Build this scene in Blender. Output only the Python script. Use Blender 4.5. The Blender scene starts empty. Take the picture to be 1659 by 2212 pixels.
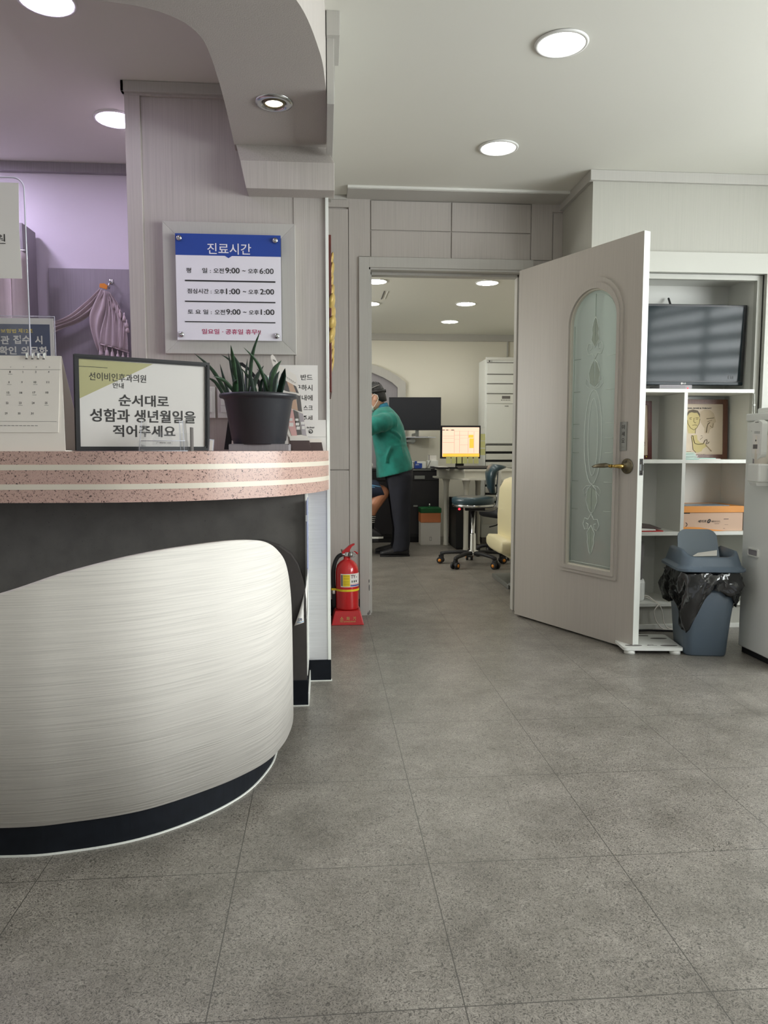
import bpy, bmesh, math, random
from mathutils import Vector, Matrix, Euler
random.seed(7)
SC = bpy.context.scene
COL = SC.collection
PI = math.pi

# ------------------------------------------------------------------ camera, world, exposure
F_PX = 1603.0
cam_d = bpy.data.cameras.new('camera'); cam = bpy.data.objects.new('camera', cam_d); COL.objects.link(cam)
cam_d.sensor_fit = 'VERTICAL'; cam_d.sensor_height = 24.0; cam_d.lens = F_PX / 2212 * 24.0
cam_d.clip_start = 0.05; cam_d.clip_end = 60
cam.location = (0, 0, 1.0)
cam.rotation_euler = (math.radians(90 - 4.867), 0, math.radians(-4.602))
SC.camera = cam
SC.view_settings.view_transform = 'Standard'; SC.view_settings.look = 'None'
SC.view_settings.gamma = 1; SC.view_settings.use_curve_mapping = False
SC.view_settings.exposure = 0.85
SC.cycles.use_denoising = True
SC.cycles.max_bounces = 8; SC.cycles.diffuse_bounces = 5; SC.cycles.glossy_bounces = 4
SC.cycles.transmission_bounces = 8; SC.cycles.transparent_max_bounces = 12
SC.cycles.caustics_reflective = False; SC.cycles.caustics_refractive = False
SC.cycles.sample_clamp_indirect = 6
W = bpy.data.worlds.new('daylight'); SC.world = W; W.use_nodes = True
WORLD_COL = (0.95, 0.98, 1.0); WORLD_STR = 0.33
W.node_tree.nodes['Background'].inputs[0].default_value = (*WORLD_COL, 1)
W.node_tree.nodes['Background'].inputs[1].default_value = WORLD_STR
LAMP_HALL = 5.0; REAR_FILL = 30.0; LAMP_DESK = 18.0; LAMP_OFFICE = 28.0; DESK_FAR_FILL = 50.0; LAMP_SPOT = 9.0
COL_HALL = (1.0, 0.98, 0.92); COL_DESK = (0.80, 0.68, 1.0); COL_OFFICE = (1.0, 0.98, 0.90)
WINDOW_W = 232.0; OFFICE_FILL_W = 32.0

def lin(c):
    return tuple(((v/255)/12.92 if v/255 <= .04045 else ((v/255+.055)/1.055)**2.4) for v in c)

# ------------------------------------------------------------------ materials
MATS = {}
def mat(name, rgb, rough=.5, metal=0., spec=.5, emit=0., emit_rgb=None, coat=0., noise=None, streak=None, speck=None, bump=0., trans=0., sheen=0.):
    """noise=(scale, amount)  streak=(axis, density, amount)  speck=(scale, threshold, rgb)"""
    m = bpy.data.materials.new(name); m.use_nodes = True
    nt = m.node_tree; N = nt.nodes; L = nt.links; b = N['Principled BSDF']
    b.inputs['Base Color'].default_value = (*lin(rgb), 1)
    b.inputs['Roughness'].default_value = rough; b.inputs['Metallic'].default_value = metal
    b.inputs['Specular IOR Level'].default_value = spec
    b.inputs['Coat Weight'].default_value = coat
    b.inputs['Transmission Weight'].default_value = trans
    if sheen: b.inputs['Sheen Weight'].default_value = sheen
    if emit:
        b.inputs['Emission Color'].default_value = (*lin(emit_rgb or rgb), 1)
        b.inputs['Emission Strength'].default_value = emit
    geo = N.new('ShaderNodeNewGeometry'); col = None
    def mix(a, fac_socket, colb):
        x = N.new('ShaderNodeMix'); x.data_type = 'RGBA'
        if a is None: x.inputs['A'].default_value = (*lin(rgb), 1)
        else: L.new(a, x.inputs['A'])
        x.inputs['B'].default_value = colb; L.new(fac_socket, x.inputs['Factor']); return x.outputs['Result']
    def ramp(s, a, bb):
        r = N.new('ShaderNodeMapRange'); r.inputs['From Min'].default_value = a; r.inputs['From Max'].default_value = bb
        L.new(s, r.inputs['Value']); return r.outputs['Result']
    def scalec(k): return (*[max(0, min(1, v*k)) for v in lin(rgb)], 1)
    hsrc = None
    if noise:
        n = N.new('ShaderNodeTexNoise'); n.inputs['Scale'].default_value = noise[0]; n.inputs['Detail'].default_value = 5
        L.new(geo.outputs['Position'], n.inputs['Vector'])
        col = mix(col, ramp(n.outputs['Fac'], .35, .7), scalec(1-noise[1])); hsrc = n.outputs['Fac']
    if streak:
        mp = N.new('ShaderNodeMapping'); d = streak[1]
        mp.inputs['Scale'].default_value = {'v': (d, d, d*.012), 'h': (d*.012, d*.012, d)}[streak[0]]
        L.new(geo.outputs['Position'], mp.inputs['Vector'])
        n = N.new('ShaderNodeTexNoise'); n.inputs['Scale'].default_value = 1; n.inputs['Detail'].default_value = 3
        L.new(mp.outputs[0], n.inputs['Vector'])
        col = mix(col, ramp(n.outputs['Fac'], .42, .72), scalec(1-streak[2])); hsrc = n.outputs['Fac']
    if speck:
        n = N.new('ShaderNodeTexNoise'); n.inputs['Scale'].default_value = speck[0]; n.inputs['Detail'].default_value = 2
        n.inputs['Distortion'].default_value = 1.2
        L.new(geo.outputs['Position'], n.inputs['Vector'])
        col = mix(col, ramp(n.outputs['Fac'], speck[1], speck[1]+.03), (*lin(speck[2]), 1))
    if col is not None: L.new(col, b.inputs['Base Color'])
    if bump and hsrc is not None:
        bp = N.new('ShaderNodeBump'); bp.inputs['Strength'].default_value = bump; bp.inputs['Distance'].default_value = .002
        L.new(hsrc, bp.inputs['Height']); L.new(bp.outputs[0], b.inputs['Normal'])
    MATS[name] = m; return m

def clear_mat(name, tint, gloss=.025):
    m = bpy.data.materials.new(name); m.use_nodes = True; nt = m.node_tree; N = nt.nodes; L = nt.links
    N.remove(N['Principled BSDF']); out = N['Material Output']
    t = N.new('ShaderNodeBsdfTransparent'); t.inputs[0].default_value = (*tint, 1)
    g = N.new('ShaderNodeBsdfGlossy'); g.inputs['Roughness'].default_value = .03
    lw = N.new('ShaderNodeLayerWeight'); lw.inputs['Blend'].default_value = .25
    mr = N.new('ShaderNodeMapRange'); mr.inputs['To Min'].default_value = gloss; mr.inputs['To Max'].default_value = .5
    mx = N.new('ShaderNodeMixShader'); L.new(lw.outputs['Facing'], mr.inputs['Value']); L.new(mr.outputs[0], mx.inputs[0])
    L.new(t.outputs[0], mx.inputs[1]); L.new(g.outputs[0], mx.inputs[2]); L.new(mx.outputs[0], out.inputs[0])
    MATS[name] = m; return m

def frosted_mat(name, rgb):
    m = bpy.data.materials.new(name); m.use_nodes = True; nt = m.node_tree; N = nt.nodes; L = nt.links
    N.remove(N['Principled BSDF']); out = N['Material Output']
    d = N.new('ShaderNodeBsdfDiffuse'); d.inputs[0].default_value = (*lin(rgb), 1)
    tl = N.new('ShaderNodeBsdfTranslucent'); tl.inputs[0].default_value = (*lin(rgb), 1)
    tr = N.new('ShaderNodeBsdfRefraction'); tr.inputs[0].default_value = (*lin(rgb), 1); tr.inputs['Roughness'].default_value = .35; tr.inputs['IOR'].default_value = 1.05
    g = N.new('ShaderNodeBsdfGlossy'); g.inputs['Roughness'].default_value = .12
    a = N.new('ShaderNodeMixShader'); a.inputs[0].default_value = .5; L.new(d.outputs[0], a.inputs[1]); L.new(tl.outputs[0], a.inputs[2])
    c = N.new('ShaderNodeMixShader'); c.inputs[0].default_value = .35; L.new(a.outputs[0], c.inputs[1]); L.new(tr.outputs[0], c.inputs[2])
    e = N.new('ShaderNodeMixShader'); e.inputs[0].default_value = .08; L.new(c.outputs[0], e.inputs[1]); L.new(g.outputs[0], e.inputs[2])
    L.new(e.outputs[0], out.inputs[0]); MATS[name] = m; return m

wall_film = mat('wall_film', (186, 180, 174), .55, streak=('v', 260, .12), bump=.25)
wall_film_h = mat('wall_film_horizontal', (198, 198, 200), .5, streak=('h', 420, .16), bump=.3)
cream_panel = mat('cream_panel', (180, 179, 170), .5, streak=('v', 260, .06))
trim_gray = mat('trim_film', (186, 184, 178), .5, streak=('v', 300, .06))
white_film = mat('white_film', (222, 222, 216), .42)
casing_film = mat('casing_film', (194, 194, 186), .5)
white_edge = mat('white_edge', (232, 234, 228), .4)
paint_white = mat('paint_white', (214, 212, 204), .75)
ceil_paint = mat('ceiling_paint', (220, 219, 210), .8)
lilac_wall = mat('lilac_wall', (216, 212, 218), .7)
office_wall = mat('office_wall', (228, 224, 210), .75)
gray_panel = mat('gray_panel', (150, 146, 150), .55, streak=('v', 260, .12))
black_base = mat('black_base', (20, 24, 31), .6, spec=.2, noise=(30, .3))
skirt_white = mat('skirt_white', (226, 222, 215), .62, spec=.3, streak=('h', 330, .19), bump=.3)
concrete = mat('concrete_film', (112, 110, 106), .5, noise=(14, .22), speck=(160, .69, (84, 82, 80)))
dark_lining = mat('dark_lining', (72, 68, 66), .5, noise=(20, .15))
pink_stone = mat('pink_stone', (206, 172, 160), .32, noise=(220, .16), speck=(170, .60, (84, 66, 62)))
cream_inlay = mat('cream_inlay', (226, 218, 202), .35)
door_film = mat('door_film', (184, 178, 170), .42, streak=('v', 240, .07), bump=.1)
beige_mould = mat('beige_moulding', (216, 212, 198), .4)
frosted = frosted_mat('frosted_glass', (222, 230, 224))
etch_white = mat('etched_line', (218, 228, 220), .5)
etch_clear = mat('etched_leaf', (158, 170, 158), .25)
bronze = mat('bronze', (120, 112, 92), .32, metal=.9)
brass = mat('brass', (190, 160, 90), .22, metal=1)
steel_gray = mat('brushed_steel', (150, 152, 148), .38, metal=.8)
chrome = mat('chrome', (205, 207, 208), .12, metal=1)
black_plastic = mat('black_plastic', (26, 27, 30), .42)
soft_black = mat('soft_black', (20, 20, 23), .6)
glossy_screen = mat('dark_screen', (34, 43, 47), .08, spec=.13)
matt_screen = mat('matt_screen', (24, 26, 34), .45)
paper = mat('paper', (232, 229, 224), .7)
paper_warm = mat('paper_warm', (236, 230, 221), .7)
ink = mat('ink', (38, 36, 36), .6)
ink_gray = mat('ink_gray', (108, 104, 102), .6)
red_fire = mat('extinguisher_red', (196, 30, 34), .22, coat=.5)
red_plastic = mat('red_plastic', (186, 36, 40), .35)
yellow = mat('yellow', (228, 200, 40), .45)
white_plastic = mat('white_plastic', (226, 227, 222), .35)
appliance = mat('appliance_white', (230, 232, 228), .38)
slate_plastic = mat('slate_plastic', (92, 106, 120), .32)
slate_light = mat('slate_light', (120, 134, 146), .3)
bag_black = mat('bag_black', (18, 20, 23), .12, spec=.9, noise=(18, .2), bump=.9)
pot_plastic = mat('pot_plastic', (48, 49, 54), .42)
soil = mat('soil', (52, 42, 34), .9, noise=(80, .4))
leaf_green = mat('leaf_green', (46, 74, 48), .35, noise=(60, .35))
leaf_dark = mat('leaf_dark', (34, 54, 42), .38, noise=(90, .4))
navy_blue = mat('navy_blue', (34, 48, 92), .3)
sign_blue = mat('sign_blue', (44, 74, 158), .28)
sign_white = mat('sign_white', (234, 232, 240), .22)
magenta = mat('magenta_ink', (176, 40, 92), .4)
gold = mat('gold_paint', (196, 168, 96), .5, metal=.1, noise=(40, .3))
wood_red = mat('dark_red_wood', (92, 34, 26), .4, noise=(20, .3))
wood_brown = mat('brown_wood', (104, 66, 52), .38, streak=('v', 120, .3))
olive = mat('olive_print', (188, 184, 134), .6)
acrylic = clear_mat('clear_acrylic', (.985, .985, .985))
acrylic_edge = mat('acrylic_edge', (206, 208, 218), .15, spec=.8)
scarf_m = mat('scarf_cotton', (190, 178, 178), .85, streak=('v', 60, .12), sheen=.3)
fringe_m = mat('fringe', (214, 200, 202), .85)
orange_m = mat('orange', (222, 140, 40), .5)
box_orange = mat('box_orange', (224, 150, 72), .5)
box_pink = mat('box_pink', (206, 174, 150), .6)
mint = mat('mint_paper', (168, 212, 200), .7)
chart_paper = mat('chart_paper', (208, 190, 168), .6)
skin = mat('skin', (198, 152, 128), .5)
skin_tan = mat('skin_tan', (186, 128, 98), .5)
hair_m = mat('hair', (24, 22, 24), .5, noise=(160, .4), bump=.8)
teal = mat('teal_cloth', (20, 128, 116), .85, noise=(12, .4), sheen=.2)
teal_blue = mat('collar_blue', (24, 104, 132), .8)
navy_cloth = mat('navy_trousers', (26, 28, 40), .85, noise=(8, .3))
shorts_m = mat('shorts', (30, 38, 60), .8)
stripe_blue = mat('stripe_blue', (120, 180, 230), .7)
shoe_m = mat('shoe', (30, 30, 34), .5)
desk_black = mat('desk_black', (34, 32, 36), .4)
chair_vinyl = mat('chair_vinyl', (44, 66, 74), .36, coat=.15)
cream_vinyl = mat('cream_vinyl', (222, 212, 172), .4, coat=.1)
green_lid = mat('green_lid', (20, 96, 48), .4)
salmon = mat('salmon_liner', (226, 140, 92), .6)
note_yellow = mat('note_paper', (214, 214, 150), .7)
screen_warm = mat('lit_screen', (250, 222, 196), .4, emit=.42, emit_rgb=(255, 214, 190))
screen_yellow = mat('lit_yellow', (255, 214, 90), .4, emit=.40, emit_rgb=(255, 196, 70))
screen_line = mat('lit_line', (214, 190, 176), .4, emit=.3, emit_rgb=(214, 176, 160))
led_red = mat('led_red', (255, 30, 40), .4, emit=4, emit_rgb=(255, 30, 40))
lampshell = mat('lamp_ring', (226, 226, 222), .4)
def lampmat(name, col, s):
    m = mat(name, (255, 255, 255), .5, emit=1.0)
    b = m.node_tree.nodes['Principled BSDF']; b.inputs['Emission Color'].default_value = (*col, 1); b.inputs['Emission Strength'].default_value = s
    return m
lamp_hall = lampmat('lamp_hall', COL_HALL, LAMP_HALL)
rear_fill = lampmat('hall_rear_fill', COL_HALL, REAR_FILL)
lamp_desk = lampmat('lamp_reception', COL_DESK, LAMP_DESK)
desk_far_fill = lampmat('reception_far_fill', COL_DESK, DESK_FAR_FILL)
lamp_office = lampmat('lamp_office', COL_OFFICE, LAMP_OFFICE)
lamp_spot = lampmat('lamp_spot', (1, .93, .78), LAMP_SPOT)

def floor_mat():
    m = mat('floor_tile', (128, 123, 116), .34); nt = m.node_tree; N = nt.nodes; L = nt.links; b = N['Principled BSDF']
    geo = N.new('ShaderNodeNewGeometry')
    big = N.new('ShaderNodeTexNoise'); big.inputs['Scale'].default_value = 4.5; big.inputs['Detail'].default_value = 9; big.inputs['Roughness'].default_value = .72
    L.new(geo.outputs['Position'], big.inputs['Vector'])
    worm = N.new('ShaderNodeTexNoise'); worm.inputs['Scale'].default_value = 95; worm.inputs['Detail'].default_value = 1.5; worm.inputs['Distortion'].default_value = 3.6
    L.new(geo.outputs['Position'], worm.inputs['Vector'])
    r1 = N.new('ShaderNodeValToRGB'); e = r1.color_ramp.elements
    e[0].position = .30; e[0].color = (*lin((108, 104, 97)), 1); e[1].position = .72; e[1].color = (*lin((148, 143, 136)), 1)
    L.new(big.outputs['Fac'], r1.inputs[0])
    r2 = N.new('ShaderNodeValToRGB'); e = r2.color_ramp.elements
    e[0].position = .36; e[0].color = (.30, .30, .30, 1); e[1].position = .64; e[1].color = (1.40, 1.40, 1.38, 1)
    k = r2.color_ramp.elements.new(.455); k.color = (.94, .94, .94, 1); k = r2.color_ramp.elements.new(.54); k.color = (1.04, 1.04, 1.03, 1)
    L.new(worm.outputs['Fac'], r2.inputs[0])
    mx = N.new('ShaderNodeMix'); mx.data_type = 'RGBA'; mx.blend_type = 'MULTIPLY'; mx.inputs['Factor'].default_value = .9
    L.new(r1.outputs[0], mx.inputs['A']); L.new(r2.outputs[0], mx.inputs['B'])
    sep = N.new('ShaderNodeSeparateXYZ'); L.new(geo.outputs['Position'], sep.inputs[0])
    def line(sock, off, step):
        a = N.new('ShaderNodeMath'); a.operation = 'SUBTRACT'; a.inputs[1].default_value = off; L.new(sock, a.inputs[0])
        d = N.new('ShaderNodeMath'); d.operation = 'DIVIDE'; d.inputs[1].default_value = step; L.new(a.outputs[0], d.inputs[0])
        p = N.new('ShaderNodeMath'); p.operation = 'PINGPONG'; p.inputs[1].default_value = .5; L.new(d.outputs[0], p.inputs[0])
        g = N.new('ShaderNodeMath'); g.operation = 'LESS_THAN'; g.inputs[1].default_value = .0011/step; L.new(p.outputs[0], g.inputs[0])
        return g.outputs[0]
    l1 = line(sep.outputs['X'], .246, .4595); l2 = line(sep.outputs['Y'], 1.239, .4625)
    mm = N.new('ShaderNodeMath'); mm.operation = 'MAXIMUM'; L.new(l1, mm.inputs[0]); L.new(l2, mm.inputs[1])
    m2 = N.new('ShaderNodeMix'); m2.data_type = 'RGBA'; L.new(mm.outputs[0], m2.inputs['Factor']); L.new(mx.outputs['Result'], m2.inputs['A'])
    m2.inputs['B'].default_value = (*lin((76, 74, 70)), 1)
    L.new(m2.outputs['Result'], b.inputs['Base Color'])
    bp = N.new('ShaderNodeBump'); bp.inputs['Strength'].default_value = .25; bp.inputs['Distance'].default_value = .001
    L.new(worm.outputs['Fac'], bp.inputs['Height']); L.new(bp.outputs[0], b.inputs['Normal'])
    return m
floor_m = floor_mat()
blind_m = frosted_mat('blind_fabric', (226, 228, 224))

# ------------------------------------------------------------------ mesh builder
class MB:
    def __init__(s): s.v = []; s.f = []; s.mi = []; s.sm = []; s.mats = []
    def _m(s, m):
        if m not in s.mats: s.mats.append(m)
        return s.mats.index(m)
    def add(s, vs, fs, m, smooth=False, M=None):
        o = len(s.v); i = s._m(m)
        for v in vs:
            v = Vector(v); s.v.append(M @ v if M else v)
        for f in fs: s.f.append([o+k for k in f]); s.mi.append(i); s.sm.append(smooth)
        return s
    def box(s, x0, y0, z0, x1, y1, z1, m, M=None):
        vs = [(x, y, z) for z in (z0, z1) for y in (y0, y1) for x in (x0, x1)]
        return s.add(vs, [(0, 2, 3, 1), (4, 5, 7, 6), (0, 1, 5, 4), (2, 6, 7, 3), (0, 4, 6, 2), (1, 3, 7, 5)], m, M=M)
    def rings(s, rs, m, smooth=True, cap=True, closed=True, M=None):
        n = len(rs[0]); vs = [p for r in rs for p in r]; fs = []
        for a in range(len(rs)-1):
            for k in range(n if closed else n-1):
                b2 = (k+1) % n; fs.append((a*n+k, a*n+b2, (a+1)*n+b2, (a+1)*n+k))
        if cap and closed: fs.append(list(range(n))[::-1]); fs.append([(len(rs)-1)*n+k for k in range(n)])
        return s.add(vs, fs, m, smooth, M)
    def lathe(s, prof, c, m, n=32, smooth=True, M=None, cap=True):
        return s.rings([[(c[0]+r*math.cos(2*PI*k/n), c[1]+r*math.sin(2*PI*k/n), c[2]+z) for k in range(n)] for r, z in prof], m, smooth, cap, M=M)
    def tube(s, pts, rad, m, n=10, smooth=True, M=None, flat=1.0):
        pts = [Vector(p) for p in pts]; R = rad if isinstance(rad, (list, tuple)) else [rad]*len(pts); rs = []; prev = None
        for i, p in enumerate(pts):
            t = (pts[min(i+1, len(pts)-1)] - pts[max(i-1, 0)]).normalized()
            if prev is None: a = t.orthogonal().normalized()
            else: a = (prev - t*prev.dot(t)).normalized()
            prev = a; b = t.cross(a)
            rs.append([p + (a*math.cos(2*PI*k/n) + b*math.sin(2*PI*k/n)*flat)*R[i] for k in range(n)])
        return s.rings(rs, m, smooth, M=M)
    def ell(s, c, r, m, rot=None, n=20, k=12):
        M = Matrix.Translation(Vector(c)) @ (Euler(rot).to_matrix().to_4x4() if rot else Matrix.Identity(4))
        rs = []
        for j in range(1, k):
            a = -PI/2 + PI*j/k
            rs.append([(r[0]*math.cos(a)*math.cos(2*PI*i/n), r[1]*math.cos(a)*math.sin(2*PI*i/n), r[2]*math.sin(a)) for i in range(n)])
        return s.rings(rs, m, True, M=M)
    def loft(s, secs, m, n=24, power=2.0, smooth=True, M=None):
        """secs: (center, axis_u, axis_v) lists; superellipse sections"""
        rs = []
        for c, u, v in secs:
            c, u, v = Vector(c), Vector(u), Vector(v); r = []
            for k in range(n):
                a = 2*PI*k/n; ca, sa = math.cos(a), math.sin(a)
                r.append(c + u*math.copysign(abs(ca)**(2/power), ca) + v*math.copysign(abs(sa)**(2/power), sa))
            rs.append(r)
        return s.rings(rs, m, smooth, M=M)
    def slab(s, pts, z0, z1, m, smooth=False, M=None):      # XY outline
        n = len(pts); vs = [(p[0], p[1], z0) for p in pts] + [(p[0], p[1], z1) for p in pts]
        fs = [list(range(n))[::-1], list(range(n, 2*n))]
        s.add(vs, fs, m, False, M)
        return s.add(vs, [(k, (k+1) % n, n+(k+1) % n, n+k) for k in range(n)], m, smooth, M)
    def plate(s, loops, y0, y1, m, M=None):                 # XZ outline with holes, thickness along Y
        cu = bpy.data.curves.new('t', 'CURVE'); cu.dimensions = '2D'; cu.fill_mode = 'BOTH'; cu.extrude = abs(y1-y0)/2
        for lp in loops:
            sp = cu.splines.new('POLY'); sp.points.add(len(lp)-1); sp.use_cyclic_u = True
            for i, p in enumerate(lp): sp.points[i].co = (p[0], p[1], 0, 1)
        vs, fs = curve_mesh(cu)
        ym = (y0+y1)/2
        return s.add([(x, ym - z, y) for x, y, z in vs], fs, m, False, M)
    def text(s, body, u0, u1, v0, v1, y, m, bold=0., M=None, font_shear=0.):
        """fit text into the box u0..u1, v0..v1 of the XZ plane at depth y (faces -Y)"""
        cu = bpy.data.curves.new('t', 'FONT'); cu.body = body; cu.offset = bold; cu.shear = font_shear; cu.resolution_u = 3
        vs, fs = curve_mesh(cu)
        if not vs: return s
        xs = [v[0] for v in vs]; ys = [v[1] for v in vs]; ax, bx, ay, by = min(xs), max(xs), min(ys), max(ys)
        sx = (u1-u0)/max(bx-ax, 1e-6); sy = (v1-v0)/max(by-ay, 1e-6)
        return s.add([(u0+(p[0]-ax)*sx, y, v0+(p[1]-ay)*sy) for p in vs], fs, m, False, M)
    def obj(s, name, parent=None, bevel=0., sub=0, world=True, remesh=0., seg=2, smooth_mod=0):
        me = bpy.data.meshes.new(name)
        vs = s.v
        if parent is not None and world:
            R = root_matrix(parent).inverted(); vs = [R @ v for v in vs]
        off = Vector((0, 0, 0))
        if parent is None:
            xs = [v.x for v in vs]; ys = [v.y for v in vs]; zs = [v.z for v in vs]
            off = Vector(((min(xs)+max(xs))/2, (min(ys)+max(ys))/2, min(zs)))
            vs = [v-off for v in vs]
        me.from_pydata([tuple(v) for v in vs], [], s.f)
        for m in s.mats: me.materials.append(m)
        for p, i, sm in zip(me.polygons, s.mi, s.sm): p.material_index = i; p.use_smooth = sm
        bm = bmesh.new(); bm.from_mesh(me); bmesh.ops.recalc_face_normals(bm, faces=bm.faces); bm.to_mesh(me); bm.free()
        o = bpy.data.objects.new(name, me); COL.objects.link(o); o.location = off
        if parent is not None: o.parent = parent
        if remesh:
            r = o.modifiers.new('r', 'REMESH'); r.mode = 'VOXEL'; r.voxel_size = remesh; r.use_smooth_shade = True
        if smooth_mod:
            r = o.modifiers.new('s', 'SMOOTH'); r.factor = .6; r.iterations = smooth_mod
        if bevel:
            b = o.modifiers.new('b', 'BEVEL'); b.width = bevel; b.segments = seg; b.limit_method = 'ANGLE'; b.angle_limit = math.radians(40)
        if sub:
            b = o.modifiers.new('u', 'SUBSURF'); b.levels = sub; b.render_levels = sub
        return o

def curve_mesh(cu):
    o = bpy.data.objects.new('t', cu); COL.objects.link(o)
    dg = bpy.context.evaluated_depsgraph_get(); me = bpy.data.meshes.new_from_object(o.evaluated_get(dg))
    vs = [tuple(v.co) for v in me.vertices]; fs = [tuple(p.vertices) for p in me.polygons]
    bpy.data.objects.remove(o); bpy.data.meshes.remove(me); bpy.data.curves.remove(cu)
    return vs, fs

def root_matrix(o):
    M = o.matrix_basis.copy()
    while o.parent is not None: o = o.parent; M = o.matrix_basis @ M
    return M

def tag(o, label=None, cat=None, group=None, kind=None):
    if label: o['label'] = label
    if cat: o['category'] = cat
    if group: o['group'] = group
    if kind: o['kind'] = kind
    return o
def thing(name, label, cat, loc=(0, 0, 0), rz=0., group=None, kind=None):
    o = bpy.data.objects.new(name, None); COL.objects.link(o); o.empty_display_size = .1
    o.location = loc; o.rotation_euler = (0, 0, rz); return tag(o, label, cat, group, kind)
def struct(name, mb, bevel=0., **k):
    return tag(mb.obj(name, bevel=bevel, **k), kind='structure')
def B(x0, y0, z0, x1, y1, z1, m): return MB().box(x0, y0, z0, x1, y1, z1, m)
def arc(cx, cy, r, a0, a1, n, ry=None):
    return [(cx + r*math.cos(math.radians(a0+(a1-a0)*k/n)), cy + (ry or r)*math.sin(math.radians(a0+(a1-a0)*k/n))) for k in range(n+1)]
def smoothpts(pts, n=8):
    """Catmull-Rom through the points"""
    P = [Vector(p) for p in pts]; out = []
    for i in range(len(P)-1):
        p0 = P[max(i-1, 0)]; p1 = P[i]; p2 = P[i+1]; p3 = P[min(i+2, len(P)-1)]
        for k in range(n):
            t = k/n
            out.append(.5*((2*p1) + (-p0+p2)*t + (2*p0-5*p1+4*p2-p3)*t*t + (-p0+3*p1-3*p2+p3)*t**3))
    out.append(P[-1]); return out
def rrect(x0, z0, x1, z1, r, n=5):
    return arc(x1-r, z0+r, r, -90, 0, n) + arc(x1-r, z1-r, r, 0, 90, n) + arc(x0+r, z1-r, r, 90, 180, n) + arc(x0+r, z0+r, r, 180, 270, n)

# measured photo coordinates -> metres on a real plane (y = const); used for reading sizes of prints and outlines
_p = math.radians(4.867); _w = math.radians(4.602)
_fw = Vector((math.sin(_w)*math.cos(_p), math.cos(_w)*math.cos(_p), -math.sin(_p))); _rt = Vector((math.cos(_w), -math.sin(_w), 0)); _up = _rt.cross(_fw)
def at(px, py, y):
    r = _fw + _rt*((px-829.5)/F_PX) - _up*((py-1106)/F_PX); t = y/r.y
    return (r.x*t, 1.0 + r.z*t)
def P(pts, y): return [at(a, b, y) for a, b in pts]

# ------------------------------------------------------------------ lights of the place and added fill lights
wl = bpy.data.lights.new('window_daylight', 'AREA'); wl.shape = 'RECTANGLE'; wl.size = 1.3; wl.size_y = 3.0; wl.energy = WINDOW_W; wl.color = (.95, .99, 1.0)
wo = bpy.data.objects.new('window_daylight', wl); COL.objects.link(wo); wo.location = (3.60, 1.4, 1.5); wo.rotation_euler = (0, math.radians(90), 0)

wl2 = bpy.data.lights.new('office_fill', 'AREA'); wl2.shape = 'RECTANGLE'; wl2.size = 1.6; wl2.size_y = 1.1; wl2.energy = OFFICE_FILL_W; wl2.color = (1, .99, .93)
wo2 = bpy.data.objects.new('office_fill', wl2); COL.objects.link(wo2); wo2.location = (-1.66, 6.0, 1.45); wo2.rotation_euler = (0, math.radians(-90), 0)  # unseen area light added to brighten the office

def downlight(x, y, z, m, label, group, r=.083):
    t = thing('ceiling_light', label, 'ceiling light', (x, y, z), group=group)
    MB().lathe([(r+.013, -.002), (r+.011, -.007), (r+.001, -.008), (r, -.001), (r+.013, -.001)], (x, y, z), lampshell, 40, cap=False).obj('ring', t)
    MB().lathe([(.001, -.003), (r*.6, -.0032), (r, -.004), (r, -.001), (.001, -.001)], (x, y, z), m, 40, cap=False).obj('diffuser', t)
for x, y, lb in [(.859, 2.734, 'large round ceiling light nearest the viewer, over the hall floor'), (.849, 3.661, 'round hall ceiling light just in front of the door wall'),
                 (.87, 1.75, 'hall ceiling light overhead behind the viewer edge'), (1.95, 2.2, 'hall ceiling light above the right side of the room'), (2.1, .9, 'hall ceiling light by the blind window')]:
    downlight(x, y, 2.45, lamp_hall, lb, 'round downlights in the hall ceiling')
for x, y, lb in [(1.3, .35, 'added unseen fill light above the viewer'), (1.3, -.7, 'added unseen fill light behind the viewer'), (2.0, -.7, 'added unseen fill light behind the viewer on the right')]:
    downlight(x, y, 2.45, rear_fill, lb, 'round downlights in the hall ceiling')  # unseen lamps added behind the viewer to brighten left-facing surfaces
for x, y, lb in [(-.905, 3.489, 'round reception ceiling light half hidden by the sign wall'), (-.886, 2.613, 'round reception ceiling light cut by the top edge of the photo'), (-1.75, 3.62, 'added unseen fill light at the far left above the desk'), (-2.6, 3.62, 'added unseen fill light farthest left in the reception'), (-1.75, 3.0, 'added unseen fill light left of the counter')]:
    downlight(x, y, 2.45, lamp_desk if x > -1 else desk_far_fill, lb, 'round downlights in the reception ceiling')  # the far left lamps are unseen, added to brighten reception wall and ceiling
for x, y, lb in [(1.256, 5.73, 'largest ceiling light seen through the doorway, at upper right'), (1.249, 6.56, 'middle one of the three ceiling lights in a row through the doorway'),
                 (1.262, 7.48, 'farthest and smallest ceiling light in the row through the doorway'), (.40, 5.75, 'ceiling light at the upper left corner of the doorway'),
                 (.41, 6.62, 'ceiling light sliver behind the left door jamb'), (.40, 7.5, 'office ceiling light hidden behind the left jamb')]:
    downlight(x, y, 2.27, lamp_office, lb, 'round downlights in the office ceiling', .08)

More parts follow.
